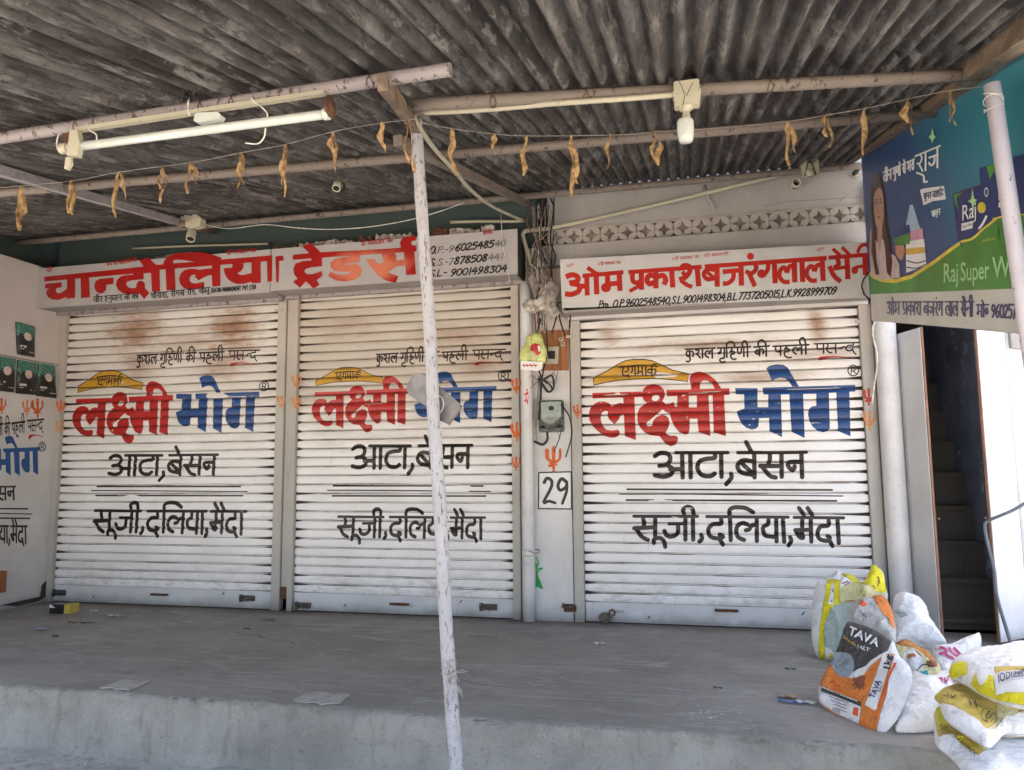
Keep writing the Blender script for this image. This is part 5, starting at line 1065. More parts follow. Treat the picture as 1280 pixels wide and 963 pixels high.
# ------------------------------------------------------------ pipes, conduits, cables
def pipe_thing(name, label, cat, pts, r, mat, part='pipe', group=None, n=14, sm=5):
    pts = [np.array(p, float) for p in pts]; t = thing(name, label, cat, group, loc=tuple(pts[0])); g = MB(); g.tube(smooth_line(pts, sm), r, n); own(g.build(part, mat), t); return t
t = pipe_thing('drain_pipe', 'white drain pipe running down left of the numbered pillar', 'pipe', [(-1.277, -.078, .005), (-1.277, -.078, 1.4), (-1.277, -.078, 2.70)], .047, mPVC, n=24)
g = MB(); g.tube([(-1.277, -.078, .50), (-1.277, -.078, .56)], .052, 24); own(g.build('collar', mPVC), t)
g = MB(); c = onY(657, 690, -.125); g.tube([c+np.array((.05*cos(a)-.0+.05, .047+.055*sin(a)-.002, .01*sin(a*2))) for a in np.linspace(0, 2*pi, 20)], .003, 5); own(g.build('tie_wire', mRUST), t)
TP = lambda x, y: (lambda P: np.array((P[0], -.078-sqrt(max(1e-6, .0478**2-min(.0477, abs(P[0]+1.277))**2)), P[2])))(onY(x, y, -.125))
e4 = T(640, 400, 6.02)
own(flat_print('red_figure_mark', [[e4(p) for p in q] for q in (ell(113, 528, 7, 8), [(82,552),(108,545),(112,538),(120,546),(142,555),(120,562),(124,580),(130,600),(118,610),(122,625),(114,638),(108,610),(96,620),(90,612),(106,592),(100,570),(86,560)])], TP, mPRED, t), t)
t = pipe_thing('drain_pipe', 'thick white drain pipe between the right shutter and the open door', 'pipe', [(1.392, -.105, .005), (1.392, -.105, 1.4), (1.392, -.105, 3.3)], .074, mPVC, n=28)
t = pipe_thing('white_wire', 'thin white wire dangling beside the thick drain pipe', 'wire', [onY(x, y, -.19) for x, y in ((1094,402),(1091,410),(1092,425),(1096,440),(1096,460),(1093,480),(1090,505))], .006, mCABW, 'wire', n=6)
A3 = [(655,276,-.15),(640,270,-.5),(615,258,-1.0),(590,239,-1.6),(570,216,-2.05),(541.6,184,-2.6),(524,159,-2.93),(518,149,-3.02),(519,142,-3.08),(527,139.5,-3.12),(541.6,140.5,-3.14),(614.7,136.5,-3.13),(700,129,-3.12),(775,124,-3.08),(840,119,-3.04)]
pipe_thing('conduit_pipe', 'cream conduit bending over the leaning post and dropping back to the wall', 'conduit', [onY(x, y, Y) for x, y, Y in A3], .0115, mCREAM, 'conduit', n=12)
pipe_thing('conduit_pipe', 'short cream conduit lying level just above the telephone numbers', 'conduit', [onY(x, y, -.12) for x, y in ((563,278),(600,277),(640,277),(657,276))], .013, mCREAM, 'conduit')
pipe_thing('conduit_pipe', 'dull conduit in the dark above the left half of the long sign', 'conduit', [onY(x, y, -.10) for x, y in ((166,311),(230,308),(335,305))], .010, mCREAM, 'conduit')
pipe_thing('conduit_pipe', 'cream conduit crossing the plastered wall over the lattice band', 'conduit', [onY(x, y, -.15) for x, y in ((668,345),(662,325),(656,304),(653.5,294),(656,289.5),(664,288),(690,285),(760,270),(880,242),(1003,212))], .0165, mCREAM, 'conduit')
pipe_thing('thin_cable', 'thin pale cable sagging across the dark wall behind the leaning post', 'cable', [onY(x, y, -.55) for x, y in ((247,279),(285,286),(330,281),(370,285),(412,287),(460,284),(508,276),(545,266),(579,254))], .0035, mCABW, 'cable', n=6)
# tangled wires by the pillar: individually bent cables
cb = thing('cable_bundle', 'messy bundle of old wires spilling down between the two signs', 'cable bundle', loc=tuple(onY(680, 330, -.15)))
rr = random.Random(5)
for i in range(22):
    m_ = rr.choice([mCABT, mCABT, mCABR, mCAB, mCABW, mCABT]); x0 = rr.uniform(664, 696); xm = rr.uniform(664, 690); xe = rr.uniform(670, 684)
    pts = [(x0, 250+rr.uniform(-4, 10)), (x0+rr.uniform(-7, 7), 285+rr.uniform(-8, 8)), (xm, 318+rr.uniform(-8, 8)), (xm+rr.uniform(-9, 9), 350+rr.uniform(-8, 8)), (xe+rr.uniform(-4, 4), 378), (xe, 400+rr.uniform(-4, 18))]
    if rr.random() < .3: pts = pts[2:4]+[(rr.uniform(660, 694), rr.uniform(330, 372)) for _ in range(2)]+pts[4:]
    g = MB(); g.tube([onY(x, y, -.10-.12*rr.random()) for x, y in smooth_line(pts, 4)], rr.uniform(.0025, .006), 6); own(g.build('wire', m_), cb)
for i, (pl_, m_) in enumerate((([(652,382),(658,374),(668,384),(680,372),(690,352),(698,358),(684,384),(668,392),(658,390)], mFOAM), ([(672,366),(688,350),(700,362),(692,380),(676,386)], mCABT), ([(660,350),(666,340),(674,356),(668,372)], mCABT), ([(676,384),(694,376),(700,392),(686,402)], mFOAM))):
    g = MB(); r2 = random.Random(i); V = [onY(x, y, -.19-.04*r2.random()) for x, y in pl_]; c = sum(V)/len(V)+np.array((0, -.04, 0)); g.add(V+[c], [(k_, (k_+1) % len(V), len(V)) for k_ in range(len(V))]); own(g.build('torn_wrapper', m_), cb)
for pts in ([(688,248),(692,262),(688,300),(694,320),(690,336),(684,330),(676,312)], [(697,382),(695,398),(690,416)], [(697,382),(700,400),(706,420)], [(690,392),(700,378),(712,392),(712,410)], [(676,398),(671,420),(669,445),(676,470),(684,480)], [(682,400),(684,440),(678,470),(676,500)]):
    g = MB(); g.tube([onY(x, y, -.17) for x, y in smooth_line(pts, 5)], .0065, 7); own(g.build('black_cable', mCAB), cb)
t = thing('meter_wiring', 'black wires looping around the electricity meter on the pillar', 'wires', loc=tuple(onY(690, 500, -.1)))
for i, (pts, m_, r) in enumerate((([(674,470),(672,500),(670,530),(671,552)], mCABT, .007), ([(676,472),(675,500),(673,525)], mCAB, .006), ([(680,474),(690,470),(692,484),(686,490),(678,480),(674,474)], mCAB, .008), ([(672,474),(682,476),(690,486),(684,490),(676,478)], mCAB, .007), ([(700,504),(706,512),(712,522),(715,538),(713,552),(707,572)], mCAB, .0055), ([(702,530),(700,545),(696,556),(692,566)], mCAB, .004), ([(684,540),(684,550),(678,556),(668,552)], mCAB, .010), ([(655,478),(665,470),(678,478),(696,462),(694,476),(684,478)], mCABT, .003), ([(676,466),(664,468),(658,474)], mCABW, .0025), ([(690,466),(696,472),(694,480),(688,478)], mCABT, .003), ([(676,474),(660,488)], mCABT, .003), ([(697,540),(699,548),(694,560)], mCABT, .003))):
    g = MB(); g.tube([onY(x, y, -.10-.01*(i % 3)) for x, y in smooth_line(pts, 5)], r, 7); own(g.build('wire', m_), t)
# electricity meter
t = thing('electricity_meter', 'grimy round fronted electricity meter on the white pillar', 'meter', loc=tuple(onY(689, 520, -.03)))
def yz(x, y, Y): return onY(x, y, Y)
a, b = onY(674, 541, -.03), onY(705, 500, -.03); g = MB(); g.box((a[0], -.045, a[2]), (b[0], -.0205, b[2]), ch=.01); own(g.build('base', mMETER), t)
cx_, cz_ = (a[0]+b[0])/2, (a[2]+b[2])/2; rx, rz = (b[0]-a[0])/2*.95, (b[2]-a[2])/2*.92; V = []; F = []; nr, ns = 6, 24
for j in range(nr+1):
    q = j/nr; s = cos(q*pi/2)**.5 if j < nr else 0; yy = -.046-.075*sin(q*pi/2)**.6
    for i in range(ns):
        a_ = 2*pi*i/ns; sq = .88+.12*abs(sin(2*a_)); V.append((cx_+rx*s*cos(a_)/sq*.9, yy, cz_+rz*s*sin(a_)/sq*.9))
F = [(j*ns+i, j*ns+(i+1) % ns, (j+1)*ns+(i+1) % ns, (j+1)*ns+i) for j in range(nr) for i in range(ns)]; g = MB(); g.add(V, F, 0, True); own(g.build('cover', mMETER), t)
f = [onY(x, y, -.124) for x, y in ((676,503),(701,502),(701.5,521),(677,523))]; g = MB(); g.prism(f, (0, .003, 0)); own(g.build('face_plate', mMETERF), t)
g = MB(); c = onY(689, 510.5, -.1275); g.prism([c+np.array((.023*cos(a_), 0, .019*sin(a_))) for a_ in np.linspace(0, 2*pi, 16)[:-1]], (0, .002, 0)); own(g.build('dial_window', mCAB), t)
g = MB(); g.tube([onY(676, 534, -.075), onY(702, 533, -.075)], .012, 10); own(g.build('terminal_cover', mCAB), t)
# switch board
t = thing('switch_board', 'varnished wooden board with a cream main switch and two small switches', 'switchboard', loc=tuple(onY(694, 440, -.03)))
g = MB(); g.prism([onY(x, y, -.0205) for x, y in ((676,463.5),(710.5,463.5),(711,413),(677,414))], (0, -.022, 0)); own(g.build('board', mWOODB), t)
g = MB(); g.prism([onY(x, y, -.043) for x, y in ((682,456),(698,455.5),(699,434),(683,435))], (0, -.035, 0)); own(g.build('main_switch', mPLAS), t)
g = MB(); g.prism([onY(x, y, -.0785) for x, y in ((685.5,449),(694,449),(694,439),(685.5,439))], (0, -.004, 0)); own(g.build('switch_lever', mCAB), t)
for (x, y) in ((701.5, 424.5), (703.5, 430.5)):
    c = onY(x, y, -.046); g = MB(); g.box(c+np.array((-.017, -.012, -.016)), c+np.array((.017, .002, .016)), ch=.003); o = own(g.build('small_switch', mPLAS), t)
    g = MB(); g.box(c+np.array((-.006, -.018, -.004)), c+np.array((.006, -.0125, .006))); own(g.build('rocker', mCAB), t)
# ------------------------------------------------------------ light fittings and boxes
def P3(x, y, Y): return onY(x, y, Y)
def boxpx(g, x0, y0, x1, y1, Y, d, ch=.004):
    a, b = onY(x0, y1, Y), onY(x1, y0, Y); g.box((a[0], Y-d, a[2]), (b[0], Y, b[2]), ch=ch)
def lathe(g, c, axis, prof, n=18, mi=0):
    c = Vector(tuple(c)); ax = Vector(axis).normalized(); a = ax.orthogonal().normalized(); b = ax.cross(a); V = []
    for (r, h) in prof: V += [c+ax*h+(a*cos(2*pi*i/n)+b*sin(2*pi*i/n))*max(r, .0004) for i in range(n)]
    F = [(j*n+i, j*n+(i+1) % n, (j+1)*n+(i+1) % n, (j+1)*n+i) for j in range(len(prof)-1) for i in range(n)]; g.add(V, F, mi, True)
t = thing('bulb_fitting', 'cream box with a white lamp hanging below the pipe at right of centre', 'light fitting', 'bulb fittings under the canopy', loc=tuple(onY(858, 112, -3.06)))
g = MB(); boxpx(g, 842, 136, 875, 109, -3.0, .05); own(g.build('box', mPLAS), t)
g = MB(); boxpx(g, 841, 123.5, 876, 122.2, -2.999, .053, .001); own(g.build('box_lid', mPLAS), t)
c = onY(857.5, 134, -3.03); g = MB(); lathe(g, c, (0, -.15, -1), [(.026, 0), (.028, .008), (.016, .014), (.012, .03), (.016, .036), (.016, .055)]); own(g.build('holder', mPLAS), t)
c = onY(856.5, 149, -3.04); g = MB(); lathe(g, c, (0, -.05, -1), [(.016, 0), (.030, .006), (.033, .014), (.033, .05), (.030, .078), (.026, .095), (0, .098)], 24); own(g.build('lamp', mTUBE), t)
g = MB(); g.tube([onY(849, 102, -3.07), onY(856, 118, -3.065), onY(853, 136, -3.065)], .0014, 5); g.tube([onY(866, 103, -3.07), onY(858, 120, -3.065)], .0014, 5); own(g.build('tie_wire', mCAB), t)
t = thing('bulb_fitting', 'octagonal cream box with an empty hanging socket above the leftmost shutter', 'light fitting', 'bulb fittings under the canopy', loc=tuple(onY(238, 275, -.7)))
g = MB(); pts = [(226,270),(233,267),(246,268),(251,273),(250,282),(240,285),(228,283),(225,277)]; g.prism([onY(x, y, -.72) for x, y in pts], (0, .07, 0)); own(g.build('box', mPLAS), t)
c = onY(238, 283, -.69); g = MB(); lathe(g, c, (.0, -.1, -1), [(.022, 0), (.014, .02), (.014, .06), (.02, .07)]); own(g.build('stem', mPLAS), t)
c = onY(240, 290, -.69); g = MB(); lathe(g, c, (.25, -.55, -1), [(.02, -.01), (.032, .0), (.036, .02), (.037, .09), (.034, .095), (.028, .092), (.026, .02)], 20); own(g.build('socket', mPLAS), t)
c = Vector(tuple(onY(240, 290, -.69)))+Vector((.25, -.55, -1)).normalized()*.085; g = MB(); lathe(g, c, (.25, -.55, -1), [(.027, 0), (0, .001)], 16); own(g.build('socket_mouth', mCAB), t)
t = thing('bulb_fitting', 'small pale socket poking through a dark hole in the canopy sheet', 'light fitting', 'bulb fittings under the canopy', loc=tuple(onY(424, 236, -1.2)))
c = onRoof(423, 234, -.035); g = MB(); lathe(g, c, (.1, -.5, -.8), [(.05, -.012), (.046, -.01), (.03, -.008)], 9); own(g.build('torn_hole', mDARK), t)
g = MB(); lathe(g, onRoof(422, 229, -.02), (.2, -.7, -.9), [(.02, 0), (.026, .012), (.028, .07), (.022, .072), (.02, .03)], 16); own(g.build('socket', mPLAS), t)
g = MB(); lathe(g, Vector(tuple(onRoof(422, 229, -.02)))+Vector((.2, -.7, -.9)).normalized()*.066, (.2, -.7, -.9), [(.021, 0), (0, .001)], 12); own(g.build('socket_mouth', mCAB), t)
t = thing('junction_box', 'cream junction box wired to the last pipe above the lattice band', 'junction box', loc=tuple(onY(1011, 211, -.3)))
g = MB(); boxpx(g, 1000, 221, 1023, 201, -.27, .06); own(g.build('box', mPLAS), t)
g = MB(); lathe(g, onY(1012, 217, -.335), (.0, -.5, -1), [(.028, -.02), (.03, .0), (.02, .02), (.008, .03)], 12); own(g.build('knob', mPLAS), t)
g = MB()
for pts in ([(1012,192),(1010,203),(1006,220)], [(1012,192),(1015,205),(1020,219)]): g.tube([onY(x, y, -.34) for x, y in pts], .0045, 5)
own(g.build('tie_wire', mCAB), t)
t = thing('pipe_stub', 'open black mouthed pipe stub sticking out of the plaster beside the junction box', 'pipe', loc=tuple(onY(996, 233, -.1)))
g = MB(); lathe(g, onY(993, 232, -.02), (.05, -1, -.12), [(.034, 0), (.034, .10), (.026, .10), (.026, .02)], 20); own(g.build('pipe', mPLAS), t)
g = MB(); lathe(g, onY(994, 232.5, -.06), (.05, -1, -.12), [(.0265, 0), (0, .001)], 16); own(g.build('bore', mCAB), t)
t = thing('broken_bracket', 'small broken cream and black bracket on the wall by the hoarding corner', 'bracket', loc=tuple(onY(1068, 219, -.06)))
g = MB(); boxpx(g, 1064, 223, 1074, 214, -.03, .07, .01); own(g.build('body', mPLAS), t); g = MB(); g.tube([onY(x, y, -.12) for x, y in ((1066,218),(1070,216),(1074,209),(1078,206))], .016, 8); own(g.build('black_end', mCAB), t)
# tube light under the front pipe
YT = -3.66; t = thing('tube_light', 'unlit fluorescent tube on a rusty cream batten tied under the front pipe', 'tube light', loc=tuple(onY(240, 165, YT)))
a, b = onY(96, 163, YT-.0), onY(406, 116, YT-.0); beam('batten', a, b, .022, .016, mCREAM, t)
a, b = onY(80, 186, YT), onY(407, 143, YT); g = MB(); d = (b-a); g.tube([a+d*.012, b], .0165, 18); own(g.build('tube', mTUBE), t)
g = MB(); g.tube([a-d*.012, a+d*.018], .021, 16); own(g.build('end_cap', mPLAS), t); g = MB(); g.tube([b-d*.006, b+d*.012], .021, 16); own(g.build('end_cap', mTUBE), t)
g = MB(); g.prism([onY(x, y, YT+.015) for x, y in ((78,167),(88,165),(88,190),(76,186))], (0, .02, 0)); own(g.build('rusty_holder', mRUST), t)
g = MB(); lathe(g, onY(410, 134, YT), Vector(tuple(d)), [(.0, 0), (.038, .002), (.040, .012), (0, .014)], 14); o = own(g.build('rusty_holder', mRUST), t)
g = MB(); g.prism([onY(x, y, YT-.02) for x, y in ((87,163),(96,162),(99,178),(96,195),(83,194),(85,180))], (0, .025, 0)); own(g.build('cream_bracket', mPLAS), t)
g = MB(); g.prism([onY(x, y, YT-.02) for x, y in ((82,197),(87,196),(88,204),(84,212),(80,211),(81,204))], (0, .015, 0)); own(g.build('hanging_tab', mPLAS), t)
g = MB(); g.prism([onY(x, y, YT-.015) for x, y in ((243,143),(247,141),(272,140),(276,144),(273,149),(246,153),(242,151))], (0, .03, 0)); own(g.build('starter_box', mTUBE), t)
for pts in ([(313,122),(318,128),(327,134),(334,142),(334,148)], [(332,160),(330,172),(322,180),(307,179)], [(108,155),(112,163),(120,168),(121,176)], [(236,118),(235,135),(237,145)], [(74,166),(71,178),(72,187)]):
    g = MB(); g.tube([onY(x, y, YT-.01) for x, y in smooth_line(pts, 4)], .0028, 6); own(g.build('loose_wire', mCABW), t)
g = MB(); 
for i in range(9):
    r2 = random.Random(i+3); c = onY(238+r2.uniform(-4, 5), 121+r2.uniform(-3, 3), YT-.03); g.add([c, c+np.array((.03*r2.uniform(-1, 1), 0, .03*r2.uniform(-1, 1))), c+np.array((.02*r2.uniform(-1, 1), -.01, .03*r2.uniform(-1, 1)))], [(0, 1, 2)])
props(own(g.build('black_rag', mCAB), t), kind='stuff')

# ------------------------------------------------------------ garland of dry mango leaves
gl = thing('leaf_garland', 'nylon string hung with withered yellow brown mango leaves across the whole canopy', 'garland', loc=tuple(onRoof(520, 150, -.085)))
def under(x, y): return onRoof(x, y, -.085)
spts = [(-30,240),(0,235),(90,226.5),(151,215),(242,203),(302,191),(356,181),(416,165),(470,155),(519,149)]
spts2 = [(523,153),(565,161),(620,168),(660,170),(715,170),(780,168.5),(820,165),(900,160),(985,152),(1033,144),(1083,135.5),(1135,124),(1190,113),(1240,108)]
for s_ in (spts, spts2):
    g = MB(); g.tube(smooth_line([under(x, y) for x, y in s_], 4), .0012, 5); own(g.build('string', mSTRING), gl)
LV = [(27,234,50,1),(90,226,40,1),(149,216,52,2),(204,208,42,1),(240,203,36,2),(301,192,40,1),(356,182,60,1),(416,166,47,1),(477,153,36,0),(511,150,62,2),(565,161,55,1),(619,168,38,0),(657,170,46,0),(715,170,70,1),(762,168,40,3),(820,164,40,1),(986,152,52,2),(1033,144,38,2),(1081,136,54,0),(1134,124,42,2),(1188,113,42,1)]
for i, (x, y, L, kind) in enumerate(LV):
    r2 = random.Random(i*7+1); g = MB(); top = under(x, y); sc = 1.12*float((top-CAM)@fw)/FPX
    nst = {0: 1, 1: 2, 2: 2, 3: 1}[kind]
    for s in range(nst):
        n = 12; sp = (r2.uniform(3, 7) if kind == 2 else r2.uniform(1.5, 4))*(1 if s else -1)*sc; l_ = L*sc*(1 if s == i % 2 else r2.uniform(.6, .95)); wd = (1.6 if kind == 3 else r2.uniform(1.8, 3.4))*sc; ph0 = r2.uniform(0, 6); tw = r2.uniform(-1.6, 1.6); cur = r2.uniform(-5, 5)*sc
        V = []
        for j in range(n+1):
            q = j/n; cx_ = sp*sin(min(1, q*1.6)*pi/2)*(1 if kind == 2 else sin(pi*min(1, q*1.15)))+cur*q*q+1.3*sc*sin(q*9+ph0); zz = -l_*q; w = wd*(sin(pi*(.06+.90*q)))**.75*(1+.25*sin(q*17+ph0)+.15*r2.uniform(-1, 1))+.5*sc
            an = ph0*.3+tw*q+.8*sin(q*5+ph0); fold = .45*w
            V += [top+np.array((cx_-w*cos(an), -w*sin(an), zz+.7*sc*r2.uniform(-1, 1))), top+np.array((cx_+fold*sin(an)*.6, -fold*cos(an), zz)), top+np.array((cx_+w*cos(an), w*sin(an), zz+.7*sc*r2.uniform(-1, 1)))]
        g.add(V, [(j*3+k_, j*3+k_+1, (j+1)*3+k_+1, (j+1)*3+k_) for j in range(n) for k_ in (0, 1)], 0, False)
    g.tube([top+np.array((0, 0, .004)), top+np.array((.002, -.003, -.006))], .003, 5)
    own(g.build('leaf', mLEAF, recalc=False), gl)

# ------------------------------------------------------------ double door
def door(label, hx, fx, fy, z1, mat, side, extras):
    t = thing('door_leaf', label, 'door', 'leaves of the open double door', loc=(hx, -.03, 0)); h = Vector((hx, -.03, 0)); d = Vector((fx-hx, fy+.03, 0)); W_ = d.length; d.normalize(); nrm = Vector((-d.y, d.x, 0))*(1 if side else -1)
    def bb(g, u0, u1, za, zb_, o0, o1):
        V = [h+d*u+nrm*o+Vector((0, 0, z)) for u in (u0, u1) for o in (o0, o1) for z in (za, zb_)]
        g.add(V, [(0, 1, 3, 2), (4, 6, 7, 5), (0, 4, 5, 1), (2, 3, 7, 6), (0, 2, 6, 4), (1, 5, 7, 3)])
    g = MB(); bb(g, 0.002, W_-.012, .02, z1, 0, .010); own(g.build('panel_sheet', mat), t)
    for (za, zb_) in ((.02, .10), (.335, .365), (.815, .845), (1.52, 1.55), (z1-.06, z1+.001)):
        g = MB(); bb(g, .004, W_-.0125, za, zb_, -.006, -.0005); own(g.build('rail', mat), t)
    for u in (.004, W_-.045):
        g = MB(); bb(g, u, u+.032, .021, z1-.001, -.010, -.0065); own(g.build('stile', mat), t)
    g = MB(); bb(g, W_-.0118, W_-.004, .02, z1+.002, -.0102, .004); own(g.build('edge_strip', mEDGE), t)
    for (u, z, hh) in extras:
        g = MB(); P = lambda u_, o, z_: h+d*u_+nrm*o+Vector((0, 0, z_)); g.tube([P(u, -.01, z-hh), P(u, -.035, z-hh), P(u, -.035, z+hh), P(u, -.01, z+hh)], .006, 8); own(g.build('pull_handle', mGUIDE), t)
    g = MB(); P = lambda u_, o, z_: h+d*u_+nrm*o+Vector((0, 0, z_)); g.tube([P(W_-.10, -.022, .83), P(W_+.015, -.022, .83)], .006, 8); g.tube([P(W_-.05, -.022, .83), P(W_-.05, -.028, .72)], .006, 8); own(g.build('latch', mSTEEL), t)
    return t
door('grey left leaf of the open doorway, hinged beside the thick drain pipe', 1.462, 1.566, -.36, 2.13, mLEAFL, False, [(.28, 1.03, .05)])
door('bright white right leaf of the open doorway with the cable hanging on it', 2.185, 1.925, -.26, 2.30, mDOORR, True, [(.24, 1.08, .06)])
g = MB(); g.box((1.452, -.045, 0), (1.4625, .10, 2.45)); g.box((2.19, -.045, 0), (2.206, .10, 2.45)); g.box((1.4625, -.025, 2.33), (2.19, .10, 2.45)); own(g.build('door_frame', mLEAFL), bld)
pipe_thing('grey_cable', 'grey cable slung over the right door leaf and down to the sacks', 'cable', [onY(x, y, Y) for x, y, Y in ((1300,618,-.5),(1268,637,-.45),(1250,645,-.42),(1234,652,-.36),(1231,660,-.36),(1237,690,-.38),(1243,715,-.40),(1246,745,-.42),(1256,780,-.45),(1266,812,-.5))], .011, mCABG, 'cable', n=8)

# ------------------------------------------------------------ pouches on the side wall
for i, (pts, lab) in enumerate((([(20,402),(44,409),(43.5,447),(22,443)], 'single black and green coffee pouch hanging alone above the other pouches'), ([(-6,445),(20,449),(18,491),(-6,488)], 'black and green pouch at the picture edge in the lower row'), ([(22,450),(46,454),(45,494),(20,492)], 'middle black and green pouch of the lower row'), ([(48,454),(69,458),(70.5,498),(46,495)], 'black and green pouch of the lower row nearest the shutter'))):
    P = [onX(x, y, XL+.012) for x, y in pts]; t = thing('foil_pouch', lab, 'pouch', 'coffee pouches pinned to the side wall', loc=tuple(P[0])); TL, TR, BR_, BL_ = P
    def bil(u, v, e=0.):
        q = (TL*(1-u)+TR*u)*(1-v)+(BL_*(1-u)+BR_*u)*v; h_ = .022*(sin(pi*u)**.5)*(sin(pi*min(1, v*.9+.08))**.6)+.003*sin(9*v+i*2)*sin(7*u); return q+np.array((h_+e, 0, 0))
    N = 12; V = [bil(a/N, b/N) for b in range(N+1) for a in range(N+1)]; V += [bil(a/N, b/N)*np.array((0, 1, 1))+np.array((XL+.004, 0, 0)) for b in range(N+1) for a in range(N+1)]
    m_ = (N+1)**2; F = [(b*(N+1)+a, b*(N+1)+a+1, (b+1)*(N+1)+a+1, (b+1)*(N+1)+a) for b in range(N) for a in range(N)]; F += [tuple(m_+k_ for k_ in f[::-1]) for f in F]
    g = MB(); g.add(V, F, 0, True); g.m = [1 if (j < N*N and (j//N) < 4+((j*7+i) % 3 == 0)) else 0 for j in range(len(g.f))]; own(g.build('pouch', [mPKT, mPKG], recalc=False), t)
    g = MB(); c = [(.5+.2*cos(a), .40+.13*sin(a)) for a in np.linspace(0, 2*pi, 13)[:-1]]; g.add([bil(u, v, .002) for u, v in c], [tuple(range(12))]); own(g.build('cup_print', mPKC, recalc=False), t)
    for (u0, v0, u1, v1) in ((.1, .70, .42, .76), (.12, .80, .3, .82), (.6, .86, .95, .88)):
        g = MB(); g.add([bil(u, v, .002) for u, v in ((u0, v0), (u1, v0), (u1, v1), (u0, v1))], [(0, 1, 2, 3)]); own(g.build('print_band', mDRESS, recalc=False), t)
pipe_thing('thin_twine', 'thin dark twine stretched along the side wall above the lower pouches', 'twine', [onX(x, y, XL+.006) for x, y in ((-40,436),(0,443.5),(40,451),(76,456.5))], .003, mCAB, 'strand', n=5)

